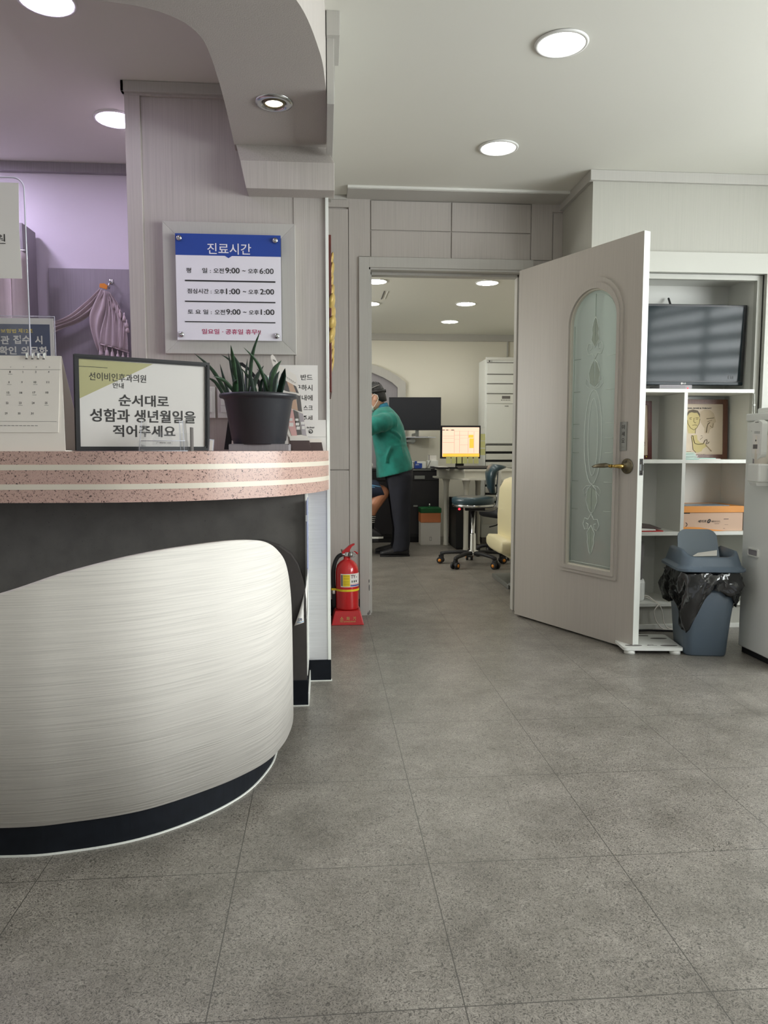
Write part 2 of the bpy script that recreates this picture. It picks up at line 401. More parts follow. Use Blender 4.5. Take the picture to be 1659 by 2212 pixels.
# ------------------------------------------------------------------ setting
struct('floor', B(-3.2, -2.6, -.05, 3.7, 8.6, 0, floor_m))
struct('ceiling', B(-3.2, -2.6, 2.45, 3.7, 4.52, 2.52, ceil_paint))
struct('ceiling', B(-1.6, 4.52, 2.27, 2.3, 8.6, 2.34, ceil_paint))
struct('wall_center', B(-.78, 3.16, 0, .02, 4.42, 2.45, wall_film))
struct('wall_left', B(-3.2, 4.05, 0, -.78, 4.15, 2.45, lilac_wall))
struct('wall_side_left', B(-3.3, -2.6, 0, -3.2, 4.15, 2.45, paint_white))
# wall holding the office doorway
m = MB(); m.plate([[(-1.6, 0), (.262, 0), (.262, 2.052), (1.182, 2.052), (1.182, 0), (1.415, 0), (1.415, 2.45), (-1.6, 2.45)]], 4.42, 4.52, wall_film)
struct('wall_back', m)
struct('wall_back_right', B(1.441, 4.30, 0, 2.36, 4.52, 2.45, wall_film))
# raised panels over the door and beside it (grooves between them)
m = MB()
for x0, x1, z0, z1 in [(.280, .747, 2.265, 2.428), (.753, 1.220, 2.265, 2.428), (.280, .747, 2.112, 2.259), (.753, 1.220, 2.112, 2.259), (1.226, 1.352, 2.112, 2.44)]:
    m.box(x0, 4.411, z0, x1, 4.421, z1, wall_film)
m.box(.150, 4.405, .1, .208, 4.421, 2.44, wall_film); m.box(.208, 4.405, 2.112, .274, 4.421, 2.44, wall_film)
m.box(.02, 4.405, 2.385, .150, 4.421, 2.44, wall_film); m.box(.02, 4.407, .878, .147, 4.421, 2.375, wall_film); m.box(.02, 4.407, .1, .147, 4.421, .871, wall_film)
m.box(1.358, 4.413, 2.112, 1.415, 4.421, 2.38, wall_film); m.box(1.352, 4.41, 2.39, 1.415, 4.421, 2.44, wall_film)
struct('wall_panels', m, bevel=.0012)
# door frame
m = MB()
m.box(.208, 4.392, 0, .266, 4.421, 2.107, trim_gray); m.box(.266, 4.392, 2.048, 1.180, 4.421, 2.107, trim_gray); m.box(1.180, 4.392, 0, 1.238, 4.421, 2.107, trim_gray)
m.box(.262, 4.40, 0, .276, 4.54, 2.05, trim_gray); m.box(1.168, 4.40, 0, 1.182, 4.54, 2.05, trim_gray); m.box(.262, 4.40, 2.036, 1.182, 4.54, 2.05, trim_gray)
m.box(.276, 4.46, 0, .286, 4.52, 2.036, trim_gray); m.box(1.158, 4.46, 0, 1.168, 4.52, 2.036, trim_gray); m.box(.276, 4.46, 2.02, 1.168, 4.52, 2.036, trim_gray)
struct('trim_1', m, bevel=.0015)
m = MB(); 
for k in range(4): m.ell((.255+.004*k, 4.3918, .010+.004*k*(k % 2)), (.003, .001, .006+.006*(k % 2)), ink_gray, n=8, k=6)
m.ell((.264, 4.3914, .17), (.0022, .001, .022), ink, n=8, k=6); m.ell((.2635, 4.3914, .21), (.003, .001, .012), ink_gray, n=8, k=6)
struct('trim_2', m)
# cornice board over the door wall
struct('trim_3', MB().box(.14, 4.235, 2.432, 1.40, 4.42, 2.449, trim_gray).box(.14, 4.228, 2.436, 1.40, 4.236, 2.4495, white_film))
struct('trim_4', MB().box(-.02+.04, 4.395, 2.425, .14, 4.42, 2.449, trim_gray))
struct('baseboard_back', MB().box(.02, 4.398, 0, .208, 4.42, .10, black_base).box(1.238, 4.40, 0, 1.415, 4.42, .1, black_base))
# boxed wall on the right with the built-in niche
m = MB(); m.plate([[(1.415, 0), (1.49, 0), (1.49, 1.985), (2.395, 1.985), (2.395, 0), (3.5, 0), (3.5, 2.45), (1.415, 2.45)]], 3.92, 3.97, cream_panel)
m.box(1.415, 3.97, 0, 1.44, 4.42, 2.45, cream_panel); m.box(2.395, 3.97, 0, 2.45, 4.42, 2.0, cream_panel)
struct('wall_right', m)
struct('trim_5', MB().box(1.395, 3.90, 2.397, 3.5, 3.92, 2.449, trim_gray).box(1.395, 3.92, 2.397, 1.415, 4.42, 2.449, trim_gray), bevel=.001)
# casing of the niche
m = MB()
m.plate([[(1.46, 0), (1.53, 0), (1.53, 1.935), (2.376, 1.935), (2.376, 0), (2.44, 0), (2.44, 2.04), (1.46, 2.04)]], 3.895, 3.921, casing_film)
m.plate([[(1.53, 0), (1.556, 0), (1.556, 1.908), (2.346, 1.908), (2.346, 0), (2.376, 0), (2.376, 1.935), (1.53, 1.935)]], 3.935, 3.965, casing_film)
struct('trim_6', m, bevel=.001)
# trim on the sign wall: stile, head, crown, corner strip
m = MB(); m.box(-.782, 3.148, 1.0, -.722, 3.161, 2.40, wall_film); m.box(-.782, 3.148, 2.40, .02, 3.161, 2.449, wall_film); m.box(-.792, 3.132, 2.408, -.30, 3.161, 2.449, trim_gray)
m.box(-.792, 3.132, 2.408, -.78, 3.5, 2.449, trim_gray)
struct('trim_7', m, bevel=.0012)
struct('trim_8', MB().box(.011, 3.150, 0, .024, 3.163, 2.05, white_edge).box(.0205, 3.155, 0, .0235, 3.40, .86, white_edge), bevel=.001)
struct('trim_9', MB().box(-.118, 3.1575, 1.0, -.114, 3.1605, 2.06, wall_film))
struct('wall_center_facing', B(-.070, 3.153, .091, .011, 3.161, .832, wall_film_h))
struct('baseboard_center', MB().box(-.070, 3.146, 0.004, .024, 3.161, .092, black_base).box(-.074, 3.143, 0, .028, 3.16, .004, white_edge))
# reception back wall
struct('trim_10', MB().box(-3.2, 4.02, 2.402, -.78, 4.05, 2.449, gray_panel))
struct('wall_panel_left', MB().box(-1.405, 4.030, .0, -.78, 4.05, 1.926, gray_panel), bevel=.001)
# tall cabinet at the left of the reception
t = thing('tall_cabinet', 'tall grey cabinet edge on the reception back wall left of the scarf panel', 'cabinet', (-1.9, 3.9, 0))
B(-2.3, 3.86, 0, -1.462, 4.028, 2.10, gray_panel).obj('body', t, bevel=.002)
B(-2.3, 3.842, .06, -1.555, 3.86, 2.06, gray_panel).obj('door', t, bevel=.002)
B(-1.60, 3.828, 1.86, -1.575, 3.842, 2.02, black_plastic).obj('handle', t, bevel=.003)
# canopy over the counter
outer = smoothpts([(.017, 3.16), (.017, 2.95), (.016, 2.70), (.012, 2.57), (-.006, 2.374), (-.067, 2.12), (-.193, 1.947), (-.434, 1.85), (-.868, 1.812), (-1.6, 1.812), (-2.4, 1.83)])
inner = smoothpts([(-.350, 3.16), (-.343, 2.95), (-.337, 2.667), (-.340, 2.43), (-.353, 2.323), (-.390, 2.251), (-.453, 2.203), (-.551, 2.174), (-.771, 2.16), (-1.6, 2.16), (-2.4, 2.18)])
m = MB(); m.rings([[(a.x, a.y, 2.205), (b.x, b.y, 2.205), (b.x, b.y, 2.45), (a.x, a.y, 2.45)] for a, b in zip(outer, inner)], wall_film, smooth=False)
struct('trim_11', m)
# bracket under the canopy end, side fascia
m = MB()
m.rings([[(-.341, 3.10, 2.206), (.0175, 3.10, 2.206), (.0175, 3.16, 2.206), (-.341, 3.16, 2.206)], [(-.322, 3.062, 2.131), (.048, 3.062, 2.131), (.048, 3.16, 2.131), (-.322, 3.16, 2.131)],
         [(-.300, 3.062, 2.026), (.048, 3.062, 2.026), (.048, 3.16, 2.026), (-.300, 3.16, 2.026)]], wall_film, smooth=False)
struct('trim_12', m, bevel=.0015)
struct('trim_13', MB().box(.0175, 2.62, 2.16, .042, 3.061, 2.45, trim_gray).box(.017, 2.60, 2.372, .062, 2.80, 2.45, trim_gray).box(.018, 2.80, 2.41, .050, 4.42, 2.4495, trim_gray), bevel=.001)
# office shell
struct('wall_far', B(-1.6, 8.35, 0, 2.3, 8.45, 2.27, office_wall))
struct('wall_office_left', MB().box(-1.7, 4.52, 0, -1.6, 5.15, 2.27, office_wall).box(-1.7, 6.85, 0, -1.6, 8.45, 2.27, office_wall).box(-1.7, 5.15, 0, -1.6, 6.85, .85, office_wall).box(-1.7, 5.15, 2.05, -1.6, 6.85, 2.27, office_wall))
struct('office_fill_window', MB().box(-1.72, 5.13, .83, -1.59, 5.19, 2.07, white_film).box(-1.72, 6.81, .83, -1.59, 6.87, 2.07, white_film).box(-1.72, 5.19, .83, -1.59, 6.81, .88, white_film).box(-1.72, 5.19, 2.02, -1.59, 6.81, 2.07, white_film))  # unseen window added in the side wall for the office fill light
struct('wall_office_right', B(2.2, 4.52, 0, 2.3, 8.35, 2.27, office_wall))
struct('trim_14', MB().box(-1.6, 8.31, 2.20, 2.2, 8.35, 2.27, trim_gray).box(2.15, 4.6, 2.20, 2.2, 8.35, 2.27, trim_gray))
struct('trim_15', B(2.06, 8.335, .0, 2.075, 8.35, 2.2, trim_gray))
# arched niche on the far office wall
def archpts(x0, x1, zs, rise, n=14):
    w = x1-x0; return [(x1, 0)] + [(x1 - w*k/n, zs + rise*math.sin(math.acos(abs(1-2*k/n)) if True else 0)) for k in range(n+1)] + [(x0, 0)]
def archo(cx, hw, zs, rise, n=18): return [(cx+hw, .0)] + [(cx+hw*math.cos(PI*k/n), zs+rise*math.sin(PI*k/n)) for k in range(n+1)] + [(cx-hw, .0)]
oa = [(.912, 0), (.912, 1.735), (.83, 1.80), (.72, 1.865), (.60, 1.915), (.45, 1.95), (.25, 1.97), (.05, 1.95), (-.10, 1.915), (-.22, 1.865), (-.33, 1.80), (-.412, 1.735), (-.412, 0)]
ia = [(.822, 0), (.822, 1.68), (.76, 1.735), (.66, 1.79), (.54, 1.84), (.42, 1.87), (.25, 1.885), (.08, 1.87), (-.04, 1.84), (-.16, 1.79), (-.26, 1.735), (-.322, 1.68), (-.322, 0)]
m = MB(); m.plate([oa, [(x, z if z > 0 else .001) for x, z in ia]], 8.31, 8.352, trim_gray); struct('trim_16', m)
m = MB(); m.plate([[(x*.999+.0003, z) for x, z in ia]], 8.345, 8.3515, gray_panel); struct('wall_niche', m)
# two slots of the ceiling diffuser in the office
struct('trim_17', MB().box(.49, 6.1, 2.2655, .498, 6.42, 2.2705, ink_gray).box(.52, 6.1, 2.2655, .526, 6.42, 2.2705, paint_white))
# wall with the daylight window on the right of the hall, seen mirrored in the television
m = MB(); w0, w1 = -2.6, 3.92
for a in [(3.4, w0, 0, 3.5, w1, .85), (3.4, w0, 2.15, 3.5, w1, 2.45), (3.4, w0, .85, 3.5, -.15, 2.15), (3.4, 3.0, .85, 3.5, w1, 2.15)]: m.box(*a, paint_white)
struct('wall_side_right', m)
m = MB(); 
for a in [(3.39, -.17, .83, 3.51, -.12, 2.17), (3.39, 2.97, .83, 3.51, 3.02, 2.17), (3.39, -.12, .83, 3.51, 2.97, .87), (3.39, -.12, 2.13, 3.51, 2.97, 2.17), (3.43, 1.40, .87, 3.47, 1.44, 2.13)]: m.box(*a, white_film)
w = struct('window_1', m); MB().box(3.445, -.12, .87, 3.45, 2.97, 2.13, acrylic).obj('pane', w)
m = MB()
for k in range(9): m.box(3.375, -.11, .88+.14*k, 3.379, 2.96, .95+.14*k, blind_m)
m.tube([(3.377, -.12, 2.12), (3.377, 2.97, 2.12)], .025, white_plastic)
tag(m.obj('banded_blind'), 'banded roller blind mirrored in the television screen', 'blind')

# ------------------------------------------------------------------ door leaf (open)
dr = thing('door_1', 'open grey office door with an arched frosted glass panel', 'door', (1.134, 4.317, 0), math.atan2(-.911, .413), kind='structure')
del dr['category']
def arch(cx, hw, z0, zc, n=28): return [(cx-hw, z0), (cx+hw, z0)] + [(cx+hw*math.cos(PI*k/n), zc+hw*math.sin(PI*k/n)) for k in range(n+1)]
hole = arch(.602, .172, .372, 1.645)
MB().plate([[(0, .012), (.913, .012), (.913, 2.025), (0, 2.025)], hole], 0, .040, door_film).obj('leaf', dr, bevel=.0012, world=False)
MB().plate([[(.9131, .012), (.9145, .012), (.9145, 2.025), (.9131, 2.025)]], .0005, .0395, white_edge).obj('edge_strip', dr, world=False)
m = MB(); m.plate([arch(.598, .203, .338, 1.668), hole], -.010, 0, door_film); m.plate([arch(.600, .186, .356, 1.657), arch(.602, .168, .376, 1.645)], -.017, 0, door_film)
m.plate([arch(.602, .174, .370, 1.645), arch(.602, .160, .384, 1.645)], -.004, .012, beige_mould)
m.obj('glass_moulding', dr, bevel=.0022, world=False)
gl = MB().plate([arch(.602, .172, .372, 1.645)], .014, .020, frosted).obj('glass_pane', dr, world=False)
# etched pattern
m = MB(); y = .0125; cx = .60
def ln(pts, r=.0016, mm=None): m.tube([(a, y, b) for a, b in pts], r, mm or etch_white, 6)
ln([(cx+.148, .395), (cx+.148, 1.645)] + [(.602+.146*math.cos(math.radians(a)), 1.645+.146*math.sin(math.radians(a))) for a in range(10, 91, 10)])
ln([(cx-.148, .395), (cx-.148, 1.645)], .0012, etch_clear); ln([(cx-.145, .395), (cx+.148, .395)]); ln([(cx, 1.79), (cx, 1.58)], .0013, etch_clear)
for z in (1.47, 1.30, 1.13, 1.055, .98, .83, .68): 
    ln([(cx+.085, z), (cx+.148, z)]); ln([(cx-.148, z), (cx-.10, z)], .0013, etch_clear)
ln([(cx+.062*math.sin(math.radians(a)), 1.06+.245*math.cos(math.radians(a))) for a in range(0, 361, 15)], .0022)
ln([(cx+.034*math.sin(math.radians(a)), 1.06+.20*math.cos(math.radians(a))) for a in range(0, 361, 15)], .0020)
for s in (1, -1):                                             # mirrored scrolls above and below the oval
    zc = 1.06
    for sx in (1, -1):
        ln([(cx+sx*a, zc+s*b) for a, b in [(0, .245), (.03, .27), (.04, .33), (.02, .38), (0, .40)]], .002)
        ln([(cx+sx*a, zc+s*b) for a, b in [(.005, .25), (.04, .255), (.062, .275), (.055, .305), (.03, .28)]], .0018)
        ln([(cx+sx*a, zc+s*b) for a, b in [(0, .40), (.02, .43), (.045, .425), (.058, .455), (.045, .485), (.022, .48), (.02, .455), (.035, .45)]], .0024)
        ln([(cx+sx*a, zc+s*b) for a, b in [(0, .46), (.028, .50), (.02, .53), (.024, .55), (.010, .60), (0, .615)]], .002)
        m.plate([[(cx+sx*a, zc+s*b) for a, b in [(.002, .26), (.03, .28), (.036, .33), (.018, .375), (.004, .39)]]], y, y+.001, etch_clear)
        m.plate([[(cx+sx*a, zc+s*b) for a, b in [(.001, .46), (.024, .50), (.018, .53), (.020, .55), (.008, .595), (.001, .61)]]], y, y+.001, etch_clear)
m.obj('etched_pattern', gl, world=False)
# handle, sign plate, latch plate
h = MB().lathe([(.001, 0), (.036, 0), (.038, .004), (.034, .008), (.014, .010), (.012, .03), (.001, .03)], (0, 0, 0), bronze, 32, M=Matrix.Translation((.849, 0, .915)) @ Matrix.Rotation(PI/2, 4, 'X'))
for dz in (.024, -.024): h.ell((.849, -.008, .915+dz), (.004, .002, .004), black_plastic)
h = h.obj('handle_rose', dr, world=False)
m = MB(); m.tube([(.852, -.02, .915), (.845, -.048, .915), (.83, -.056, .915), (.80, -.058, .915)], [.011, .011, .009, .007], brass, 14)
m.lathe([(.006, 0), (.010, .004), (.006, .010), (.009, .014), (.007, .02)], (0, 0, 0), brass, 16, M=Matrix.Translation((.805, -.058, .915)) @ Matrix.Rotation(-PI/2, 4, 'Y'))
m.tube([(.790, -.058, .916), (.76, -.058, .918), (.72, -.058, .916), (.685, -.058, .912), (.668, -.057, .910)], [.008, .014, .013, .009, .003], bronze, 14, flat=.7)
m.obj('handle_lever', dr, world=False)
m = MB().box(.800, -.004, .992, .842, 0, 1.132, steel_gray).box(.800, -.005, .992, .802, -.0039, 1.132, chrome)
for ch, z in [('미', 1.096), ('세', 1.062), ('요', 1.030)]: m.text(ch, .812, .830, z, z+.022, -.0045, ink, .01)
m.box(.812, -.0045, 1.008, .830, -.0039, 1.0088, ink); tag(m.obj('push_sign', dr, world=False), 'small steel plate with vertical Korean letters')
m = MB().box(.9145, .010, .872, .9165, .034, .952, chrome).box(.9165, .014, .895, .9225, .030, .925, chrome)
m.ell((.9167, .022, .942), (.001, .004, .004), black_plastic).ell((.9167, .022, .882), (.001, .004, .004), black_plastic); m.obj('latch_plate', dr, world=False)
m = MB()
for z in (.25, 1.0, 1.8): m.tube([(0-.004, .045, z-.05), (-.004, .045, z+.05)], .007, steel_gray)
m.obj('hinges', dr, world=False)

# ------------------------------------------------------------------ reception counter
rc = thing('reception_counter', 'curved reception counter with pink stone top, white curved front and black plinth', 'counter', (-.6, 2.8, 0))
def offs(pts, d):
    out = []
    for i, p in enumerate(pts):
        a = Vector(pts[max(i-1, 0)][:2]); b = Vector(pts[min(i+1, len(pts)-1)][:2]); t = (b-a).normalized(); out.append((p[0]+t.y*d, p[1]-t.x*d))
    return out
top = [(p.x, p.y) for p in smoothpts([(-2.4, 2.62, 0), (-1.7, 2.49, 0), (-1.2, 2.442, 0), (-.85, 2.425, 0), (-.62, 2.43, 0), (-.386, 2.505, 0), (-.167, 2.685, 0), (-.06, 2.87, 0), (-.005, 3.02, 0), (.020, 3.158, 0)], 10)]
def topslab(d, z0, z1, m): return MB().slab([(x, min(y, 3.158)) for x, y in offs(top, d)] + [(-.6, 3.158), (-2.4, 3.158)], z0, z1, m, smooth=False)
topslab(0, .829, .992, pink_stone).obj('countertop', rc, bevel=.007, seg=3)
for zt in (.950, .888):
    pts = offs(top, .0012); pin = offs(top, -.004)
    m = MB(); m.rings([[(a[0], min(a[1], 3.158), zt-.0175), (b[0], min(b[1], 3.158), zt-.0175), (b[0], min(b[1], 3.158), zt), (a[0], min(a[1], 3.158), zt)] for a, b in zip(pts, pin)], cream_inlay, smooth=False)
    tag(m.obj('inlay_strip', rc), 'cream strip let into the pink edge')
MB().box(-2.4, 2.905, 0, -.076, 3.158, .829, concrete).obj('body', rc)
B(-.076, 2.903, .1, -.070, 3.153, .829, white_edge).obj('corner_strip', rc)
sk = smoothpts([(-2.3, 2.30, .20), (-1.6, 1.95, .40), (-1.2, 1.845, .54), (-.794, 1.808, .650), (-.62, 1.825, .703), (-.46, 1.875, .737), (-.31, 1.985, .749), (-.22, 2.08, .746), (-.165, 2.17, .728), (-.132, 2.28, .68),
                (-.118, 2.37, .612), (-.112, 2.45, .50), (-.112, 2.51, .34), (-.113, 2.545, .10)], 8)
pin = offs(sk, -.022)
m = MB()
rs = []
for p, q in zip(sk, pin): rs.append([(p.x, p.y, .078), (p.x, p.y, p.z-.006), ((p.x*3+q[0])/4, (p.y*3+q[1])/4, p.z), (q[0], q[1], p.z), (q[0], q[1], .078)])
m.rings(rs, skirt_white, smooth=True); tag(m.obj('curved_front_panel', rc), 'pale streaked curved panel'); 
ed = [(p.x, p.y) for p in sk]
ped = [(p.x, p.y) for p in smoothpts([(a.x, a.y) + (0,) for a in [Vector(q+(0,)) for q in [(-2.3, 2.31), (-1.6, 1.96), (-1.2, 1.853), (-.794, 1.816), (-.637, 1.826), (-.48, 1.873), (-.344, 1.97), (-.236, 2.108), (-.178, 2.28), (-.164, 2.42), (-.165, 2.56), (-.19, 2.75), (-.24, 2.9)]]], 8)]
m = MB(); m.slab(ped + [(-2.3, 2.9)], .003, .079, black_base, smooth=False); tag(m.obj('plinth', rc), 'black scuffed plinth')
o1 = offs(ped, .004); m = MB(); m.rings([[(a[0], a[1], 0), (b[0], b[1], 0), (b[0], b[1], .004), (a[0], a[1], .004)] for a, b in zip(o1, ped)], white_edge, smooth=False); m.obj('sealant_line', rc)
m = MB(); m.plate([[(-.30, .10), (-.30, .647), (-.235, .647), (-.175, .627), (-.13, .595), (-.105, .556), (-.088, .51), (-.078, .465), (-.073, .42), (-.073, .10)]], 2.845, 2.905, dark_lining)
tag(m.obj('rounded_lining', rc, bevel=.003), 'dark rounded slab behind the white panel')
MB().box(-.30, 2.838, .003, -.068, 2.905, .101, black_base).obj('plinth_end', rc, bevel=.001)
MB().box(-.20, 2.834, 0, -.064, 2.84, .004, white_edge).box(-.068, 2.84, 0, -.064, 3.145, .05, white_edge).obj('sealant_end', rc)
# vertical black/white strip line on the corner
# spot in the canopy
t = thing('spotlight', 'small chrome ringed spotlight under the curved canopy', 'spotlight', (-.166, 2.727, 2.205))
MB().lathe([(.066, 0), (.064, -.005), (.052, -.008), (.046, -.006), (.043, -.003), (.040, 0)], (-.166, 2.727, 2.205), chrome, 40, cap=False).obj('ring', t)
MB().lathe([(.040, -.001), (.037, -.006), (.032, -.007), (.030, 0)], (-.166, 2.727, 2.205), bronze, 36, cap=False).obj('inner_ring', t)
MB().lathe([(.001, -.003), (.026, -.003), (.030, -.0005), (.001, -.0005)], (-.166, 2.727, 2.205), lamp_spot, 30, cap=False).obj('bulb', t)

CT = .992                                                     # counter top height
def prints(mb, Y, items):
    """items: (text, px0, px1, py0, py1, material, bold) measured on the sign's own plane"""
    for tx, a, b, c, d, mm, bo in items:
        x0, z1 = at(a, c, Y); x1, z0 = at(b, d, Y); mb.text(tx, x0, x1, z0, z1, Y, mm, bo)
    return mb
def rect(mb, Y, a, c, b, d, m, th=.0006):
    x0, z1 = at(a, c, Y); x1, z0 = at(b, d, Y); mb.box(x0, Y, z0, x1, Y+th, z1, m)

# ---- opening hours sign
t = thing('wall_sign', 'blue and white opening hours sign in a raised frame on the sign wall', 'sign', (-.38, 3.13, 1.39))
def mitre(mb, x0, z0, x1, z1, w, yo, yb, m):
    a = [(x0, z0), (x1, z0), (x1, z1), (x0, z1)]; b = [(x0+w, z0+w), (x1-w, z0+w), (x1-w, z1-w), (x0+w, z1-w)]
    for k in range(4):
        j = (k+1) % 4; g = .0008
        mb.rings([[(a[k][0], yb, a[k][1]), (a[j][0], yb, a[j][1]), (b[j][0], yb, b[j][1]), (b[k][0], yb, b[k][1])],
                  [(a[k][0], yo, a[k][1]), (a[j][0], yo, a[j][1]), (b[j][0], yo+.004, b[j][1]), (b[k][0], yo+.004, b[k][1])]], m, smooth=False)
mb = MB(); mitre(mb, -.643, 1.388, -.112, 1.913, .058, 3.133, 3.160, trim_gray); mb.box(-.60, 3.15, 1.43, -.15, 3.16, 1.87, trim_gray); mb.obj('frame', t, bevel=.0012)
mb = MB().box(-.590, 3.118, 1.441, -.170, 3.128, 1.777, sign_white).box(-.590, 3.118, 1.777, -.170, 3.128, 1.862, sign_blue)
mb.plate([[(-.395, 1.7775), (-.380, 1.768), (-.365, 1.7775)]], 3.1175, 3.119, sign_blue)
mb.obj('panel', t)
Y = 3.1168
def sc(c): return [(a[0], a[1]/4.046+330, a[2]/4.046+330, a[3]/4.046+460, a[4]/4.046+460, a[5], a[6]) for a in c]
mb = MB(); prints(mb, Y, sc([('진료시간', 475, 860, 262, 367, sign_white, .008),
 ('평', 292, 336, 478, 524, ink, .012), ('일 :', 432, 508, 480, 526, ink, .012), ('오전', 531, 622, 482, 528, ink, .012), ('9:00', 634, 760, 478, 530, ink, .012), ('~', 783, 811, 500, 512, ink, .01), ('오후', 833, 921, 486, 532, ink, .012), ('6:00', 934, 1057, 484, 534, ink, .004),
 ('점심시간 :', 302, 514, 660, 706, ink, .012), ('오후', 538, 627, 664, 710, ink, .012), ('1:00', 640, 764, 660, 712, ink, .012), ('~', 788, 816, 682, 694, ink, .01), ('오후', 837, 925, 668, 714, ink, .012), ('2:00', 938, 1061, 664, 714, ink, .012),
 ('토 요 일 :', 306, 516, 842, 886, ink, .012), ('오전', 542, 632, 844, 890, ink, .012), ('9:00', 643, 768, 840, 890, ink, .012), ('~', 791, 819, 862, 873, ink, .01), ('오후', 841, 930, 848, 892, ink, .012), ('1:00', 944, 1064, 842, 892, ink, .012),
 ('일요일 · 공휴일 휴무!!', 430, 945, 1012, 1064, magenta, .012)]))
for y in (596, 777, 954): rect(mb, Y, 282/4.046+330, y/4.046+460, 1072/4.046+330, (y+1.6)/4.046+460, ink)
mb.obj('lettering', t)
for x, z in [(-.574, 1.843), (-.192, 1.841), (-.574, 1.462), (-.190, 1.460)]:
    mb = MB().lathe([(.001, 0), (.011, 0), (.0115, .006), (.009, .010), (.001, .0115)], (0, 0, 0), chrome, 24, M=Matrix.Translation((x, 3.119, z)) @ Matrix.Rotation(PI/2, 4, 'X')); mb.obj('standoff', t)

# ---- plaque seen edge on along the side of the wall
t = thing('wall_plaque', 'dark red framed plaque with a gilded relief, seen edge on round the wall corner', 'plaque', (.03, 3.8, 1.3))
B(.0205, 3.60, 1.27, .040, 4.1, 2.005, wood_red).obj('frame', t, bevel=.003)
mb = MB()
for k, (z, r, w) in enumerate([(1.40, .012, .05), (1.45, .016, .07), (1.50, .018, .09), (1.55, .024, .10), (1.60, .030, .11), (1.65, .028, .10), (1.70, .024, .10), (1.75, .020, .08), (1.80, .014, .07), (1.85, .018, .06), (1.90, .014, .05)]):
    mb.ell((.040, 3.66+.02*(k % 3), z*1.0), (r*.72, w, .045), gold, rot=(.3*(k % 2), .2, 0), n=14, k=8)
mb.obj('gilded_relief', t)

# ---- notice and sockets on the wall
t = thing('wall_notice', 'white paper notice with Korean lines taped to the wall beside the brochures', 'notice', (-.1, 3.157, 1.05))
B(-.187, 3.1565, 1.06, -.024, 3.1572, 1.348, paper).obj('sheet', t)
Y = 3.1560; mb = MB(); s = 10.05
prints(mb, Y, [(tx, 570+a/s, 570+b/s, 760+c/s, 760+d/s, ink, .01) for tx, a, b, c, d in [('반드', 800, 1058, 490, 615), ('구하시', 680, 1055, 712, 845), ('실내에', 690, 1058, 935, 1060), ('스크', 860, 1062, 1165, 1262), ('주세', 830, 1056, 1380, 1500)]])
mb.obj('lettering', t)
for x0, x1, lb in [(-.531, -.449, 'double power socket plate on the wall behind the framed notice'), (-.439, -.357, 'white rocker switch plate on the wall left of the plant pot')]:
    t = thing('wall_socket' if x0 < -.5 else 'light_switch', lb, 'socket' if x0 < -.5 else 'switch', ((x0+x1)/2, 3.155, 1.126))
    B(x0, 3.147, 1.127, x1, 3.160, 1.256, white_plastic).obj('plate', t, bevel=.002)
    if x0 < -.5:
        mb = MB().box(x0+.012, 3.144, 1.150, x1-.014, 3.147, 1.236, white_plastic); mb.obj('socket_face', t, bevel=.001)
        mb = MB()
        for z in (1.186, 1.203):
            mb.lathe([(.0001, 0), (.0028, 0), (.0028, .0008), (.0001, .0008)], (0, 0, 0), ink, 12, M=Matrix.Translation((x1-.034, 3.1442, z)) @ Matrix.Rotation(PI/2, 4, 'X'))
        mb.obj('pin_holes', t)
    else:
        for z in (1.150, 1.179, 1.208): B(x0+.014, 3.143, z, x1-.014, 3.147, z+.0275, white_plastic).obj('rocker', t, bevel=.001)

# ---- framed notice on the counter
t = thing('framed_notice', 'black framed Korean notice with a green corner standing on the counter', 'notice', (-.803, 2.495, CT), math.atan2(.222, .392))
TL = Matrix.Rotation(math.radians(3), 4, 'X')
FW, FH = .452, .312
mb = MB()
def frm(mb, x0, z0, x1, z1, w, ya, yb, m, M=None): mb.plate([[(x0, z0), (x1, z0), (x1, z1), (x0, z1)], [(x0+w, z0+w), (x1-w, z0+w), (x1-w, z1-w), (x0+w, z1-w)]], ya, yb, m, M)
frm(mb, 0, .001, FW, FH, .009, 0, .018, soft_black, TL); frm(mb, .007, .008, FW-.007, FH-.007, .007, .003, .018, soft_black, TL); mb.obj('frame', t, bevel=.002, world=False)
MB().box(.008, .010, .010, FW-.008, .013, FH-.008, paper, TL).obj('print', t, world=False)
dl, dn = 2.50, 2.73
def pu(cx, cy):
    v = (cy-98)/728.0; xl = 540+35*v; xr = 1572+40*v; f = (cx-xl)/(xr-xl); u = f*dl/(dn-f*(dn-dl))
    yt = 98+64*f; yb = 826+4*f; return u*FW, FH-(cy-yt)/(yb-yt)*FH
mb = MB()
mb.plate([[pu(575, 132), pu(1148, 172), pu(592, 430)]], .0094, .0099, olive, TL)
for tx, a, b, c, d, bo in [('선이비인후과의원', 660, 1100, 243, 303, .006), ('안내', 845, 930, 312, 354, .006), ('순서대로', 893, 1283, 404, 492, .018), ('성함과 생년월일을', 675, 1497, 514, 612, .018), ('적어주세요', 855, 1345, 632, 722, .018)]:
    x0, z1 = pu(a, c); x1, z0 = pu(b, d); zc = (pu((a+b)/2, c)[1], pu((a+b)/2, d)[1]); mb.text(tx, x0, x1, zc[1], zc[0], .0088, ink, bo, M=TL)
x0, z0 = pu(578, 186); x1, _ = pu(800, 194); mb.box(x0, .0086, z0-.002, x1, .0090, z0-.0005, ink, TL)
mb.obj('lettering', t, world=False)
MB().box(.04, .02, .002, .07, .075, .006, soft_black).obj('foot', t, world=False); MB().box(.36, .02, .002, .39, .075, .006, soft_black).obj('foot', t, world=False)
MB().box(.012, .0082, .012, FW-.012, .0085, FH-.012, acrylic, TL).obj('cover_sheet', t, world=False)

